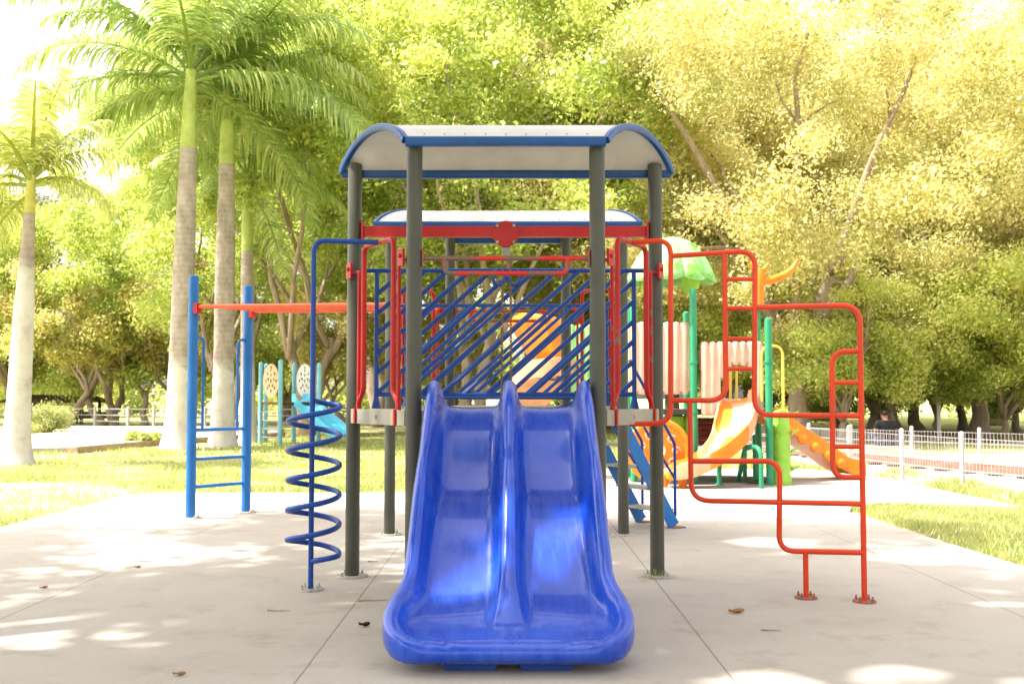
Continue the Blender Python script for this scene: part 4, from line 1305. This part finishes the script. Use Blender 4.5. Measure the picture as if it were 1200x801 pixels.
# ------------------------------------------------------------------ PERSON seated beyond the far fence, back to the camera
pp_ = V(((1038 - 600) / F_PX * 23, 23, .08))
mb = MB(); mb.prism([(pp_.x + x, pp_.y + y) for x, y in ((-.5, -.25), (.48, -.27), (.52, .55), (-.46, .58))], -.1, .09)
tag(mb.build('kerb_stone', M['plate'], None, smooth=0), 'low grey stone slab under the seated person beyond the fences', 'stone slab')
pe = empty('person', pp_, R(8)); tag(pe, 'person in a black shirt sitting on the ground beyond the fences, back turned', 'person')
def skin(name, verts, edges, radii, mat, parent, root=0, lv=2):
    me = bpy.data.meshes.new(name); me.from_pydata(verts, edges, []); me.materials.append(mat)
    o = bpy.data.objects.new(name, me); col.objects.link(o); o.parent = parent
    sk = o.modifiers.new('skin', 'SKIN')
    for i, r in enumerate(radii):
        sv = me.skin_vertices[0].data[i]; sv.radius = (r, r) if not isinstance(r, tuple) else r; sv.use_root = (i == root)
    sk.use_smooth_shade = True
    ss = o.modifiers.new('sub', 'SUBSURF'); ss.levels = lv; ss.render_levels = lv
    return o
skm = paint('skin', (.22, .11, .07), .55); sh_m = paint('black_cloth', (.012, .012, .016), .9); tr_m = paint('dark_denim', (.03, .04, .07), .9); ha_m = paint('black_hair', (.008, .007, .007), .6)
bv = [(0, 0, .12), (0, .02, .3), (0, .02, .45), (0, .05, .53), (0, .09, .59), (0, .11, .66), (0, .11, .73),
      (-.17, 0, .5), (-.235, .04, .34), (-.16, .2, .24), (-.1, .28, .22), (.17, 0, .5), (.235, .04, .34), (.16, .2, .24), (.1, .28, .22),
      (-.11, .05, .1), (-.22, .4, .22), (-.05, .5, .07), (.11, .05, .1), (.22, .4, .22), (.05, .5, .07)]
be = [(0, 1), (1, 2), (2, 3), (3, 4), (4, 5), (5, 6), (2, 7), (7, 8), (8, 9), (9, 10), (2, 11), (11, 12), (12, 13), (13, 14), (0, 15), (15, 16), (16, 17), (0, 18), (18, 19), (19, 20)]
br_ = [(.15, .11), (.14, .1), (.13, .09), .055, .07, (.082, .095), .05, .055, .045, .036, .04, .055, .045, .036, .04, .09, .06, .05, .09, .06, .05]
skin('body', bv, be, br_, skm, pe)
skin('shirt', [(0, 0, .1), (0, .02, .3), (0, .0, .46), (0, .0, .53), (-.18, 0, .5), (-.24, .03, .37), (.18, 0, .5), (.24, .03, .37)], [(0, 1), (1, 2), (2, 3), (2, 4), (4, 5), (2, 6), (6, 7)], [(.185, .14), (.17, .125), (.165, .115), .07, .08, .066, .08, .066], sh_m, pe)
skin('trousers', [(0, 0, .1), (-.12, .06, .11), (-.22, .4, .22), (-.07, .48, .09), (.12, .06, .11), (.22, .4, .22), (.07, .48, .09)], [(0, 1), (1, 2), (2, 3), (0, 4), (4, 5), (5, 6)], [(.175, .125), .105, .075, .062, .105, .075, .062], tr_m, pe)
skin('hair', [(0, .06, .63), (0, .07, .69), (0, .1, .745)], [(0, 1), (1, 2)], [(.07, .06), (.093, .09), (.06, .07)], ha_m, pe)

# ------------------------------------------------------------------ GRASS (stuff)
def blades(zones, seed):
    g = np.random.default_rng(seed); out = []
    for (x0, x1, y0, y1, n, h, w_, keep) in zones:
        p = np.zeros((n, 3)); p[:, 0] = g.uniform(x0, x1, n); p[:, 1] = g.uniform(y0, y1, n); p[:, 2] = -.035
        cl = np.sin(p[:, 0] * 2.3 + 1.3 * np.sin(p[:, 1] * 1.1)) + np.sin(p[:, 1] * 2.9 + np.sin(p[:, 0] * 1.7) * 2) + g.normal(size=n) * .8
        ok = (cl > keep); p = p[ok]; m = len(p); cl = cl[ok]
        a = g.uniform(0, 2 * np.pi, m); hh = h * g.uniform(.45, 1.3, m) * np.clip(.75 + .2 * cl, .5, 1.4)
        side = np.stack([np.cos(a), np.sin(a), np.zeros(m)], 1) * (w_ * g.uniform(.7, 1.3, m))[:, None]
        b = g.uniform(0, 2 * np.pi, m); ln = np.stack([np.cos(b), np.sin(b), np.zeros(m)], 1) * (hh * g.uniform(.15, .9, m))[:, None]
        tip = p + ln; tip[:, 2] += hh
        v = np.stack([p - side, p + side, tip + side * .15, tip - side * .15], 1)
        out.append(v.reshape(-1, 3))
    return np.concatenate(out).astype(np.float32)
zones = [(-11, -4.42, 6.5, 13, 70000, .06, .006, -.6), (-11, .0, 13, 20, 60000, .055, .009, -.4), (-16, 3, 20, 32, 50000, .08, .016, -.2),
         (-4.5, .1, 12.78, 16, 24000, .065, .007, -.6),
         (3.42, 5.6, 4.5, 11.3, 70000, .06, .006, -1.6), (5.6, 8.5, 7, 11.5, 15000, .09, .007, -1), (5.22, 6.0, 11.2, 17, 9000, .09, .008, .2), (.4, 5.0, 16.95, 22, 14000, .09, .011, -.4)]
vb = blades(zones, 4)
def in_wedge(v):
    q = v.reshape(-1, 4, 3); c = q[:, 0] + np.random.default_rng(8).normal(size=(len(q), 3)) * np.array([.045, .045, 0])
    bad = ((c[:, 1] > 10.5) & (c[:, 1] < 16.95) & (c[:, 0] > 3.0) & (c[:, 0] < 5.19) & (c[:, 1] > 11.35 - .35 * np.clip(c[:, 0] - 4.0, 0, 2)))
    bad |= (c[:, 0] < 3.45) & (c[:, 0] > -4.43) & (c[:, 1] < 12.77)
    bad |= (c[:, 0] > 0) & (c[:, 0] < 5.2) & (c[:, 1] > 11.3) & (c[:, 1] < 16.92)
    gr = np.random.default_rng(3).random(len(c))
    bad |= (c[:, 0] < -4.5) & (c[:, 0] > -8.8) & (c[:, 1] > np.where(c[:, 0] < -4.4, 10.9 - (c[:, 0] + 4.6) * .35, 12.8)) & (c[:, 1] < 14.2) & (gr < .68)
    bad |= (c[:, 1] > 24.0) & (c[:, 0] < -6.5)
    return q[~bad].reshape(-1, 3)
tuft = blades([(MID[1][0] - .1, MID[1][0] + .02, DM - .1, DM - .03, 70, .085, .003, -9), (MID[1][0] + .02, MID[1][0] + .09, DM - .08, DM, 25, .075, .003, -9)], 12)
gm = quads_mesh('grass', np.concatenate([in_wedge(vb), tuft]), M['grass'])
go = bpy.data.objects.new('grass', gm); col.objects.link(go); tag(go, 'short sunlit grass growing around the concrete plaza', 'grass', kind='stuff')

# ------------------------------------------------------------------ fallen leaves and twigs on the plaza
brown = paint('dry_leaf', (.3, .16, .06), .8); blackish = paint('dark_leaf', (.03, .018, .012), .8)
def dead_leaf(px, py, size, rz, mat, label, curl=.3):
    p = gnd(px, py); mb = MB(); rows = []
    for i in range(9):
        t = i / 8; w_ = size * .28 * math.sin(math.pi * min(.999, max(.03, t))) ** .8
        rows.append([V(((t - .5) * size, w_ * u, .004 + curl * size * (u * u * .5 + (t - .5) ** 2) + .003 * math.sin(7 * t + 3 * u))) for u in (-1, -.5, 0, .5, 1)])
    mb.grid(rows)
    o = mb.build('fallen_leaf', mat, None, smooth=60); o.location = p; o.rotation_euler = (0, 0, rz)
    o.modifiers.new('thick', 'SOLIDIFY').thickness = .0015
    tag(o, label, 'leaf', 'fallen leaves on the plaza')
dead_leaf(427, 734, .055, .2, blackish, 'curled dark leaf on the plaza just left of the slide', .5)
dead_leaf(210, 791, .05, .1, brown, 'brown leaf at the bottom left, nearest the camera')
dead_leaf(51, 689, .045, .4, brown, 'brown leaf far left on the plaza beside the long joint')
dead_leaf(161, 665, .045, .2, brown, 'tan leaf on the plaza in front of the blue ladder')
dead_leaf(863, 718, .085, .15, brown, 'pale tan leaf in front of the right grey post')
def twig(px, py, L_, rz, label, seed):
    rnd = random.Random(seed); p = gnd(px, py); mb = MB()
    mb.tube([V((L_ * (i / 6 - .5), rnd.uniform(-.1, .1) * L_ * .5, .005)) for i in range(7)], [.004 * (1 - .6 * i / 6) for i in range(7)], 6)
    o = mb.build('twig', M['bark'], None); o.location = p; o.rotation_euler = (0, 0, rz); tag(o, label, 'twig', 'twigs on the plaza')
twig(437, 704, .16, .15, 'thin curved twig beside the foot of the spiral climber', 1)
twig(326, 716, .12, -.1, 'short twig on the plaza left of the spiral climber foot', 2)
twig(904, 739, .1, -.1, 'short straight twig in front of the loop climber', 3)
twig(437, 658, .07, 0, 'tiny twig right behind the left grey post', 4)

# ------------------------------------------------------------------ camera, view
cam = bpy.data.cameras.new('camera'); cam.sensor_width = 36; cam.lens = 36 * F_PX / 1200; cam.clip_end = 2000; cam.clip_start = .05
cam.dof.use_dof = True; cam.dof.focus_distance = 5.9; cam.dof.aperture_fstop = 5.6
co_ = bpy.data.objects.new('camera', cam); co_.location = (0, 0, CAM_H); co_.rotation_euler = (math.pi / 2 + PITCH, 0, 0)
col.objects.link(co_); scene.camera = co_
scene.view_settings.view_transform = 'Standard'; scene.view_settings.look = 'None'
scene.view_settings.exposure = 2.08; scene.view_settings.gamma = 1.0; scene.view_settings.use_curve_mapping = False
scene.render.engine = 'CYCLES'
scene.cycles.max_bounces = 12; scene.cycles.diffuse_bounces = 10; scene.cycles.transparent_max_bounces = 8
scene.cycles.use_denoising = True
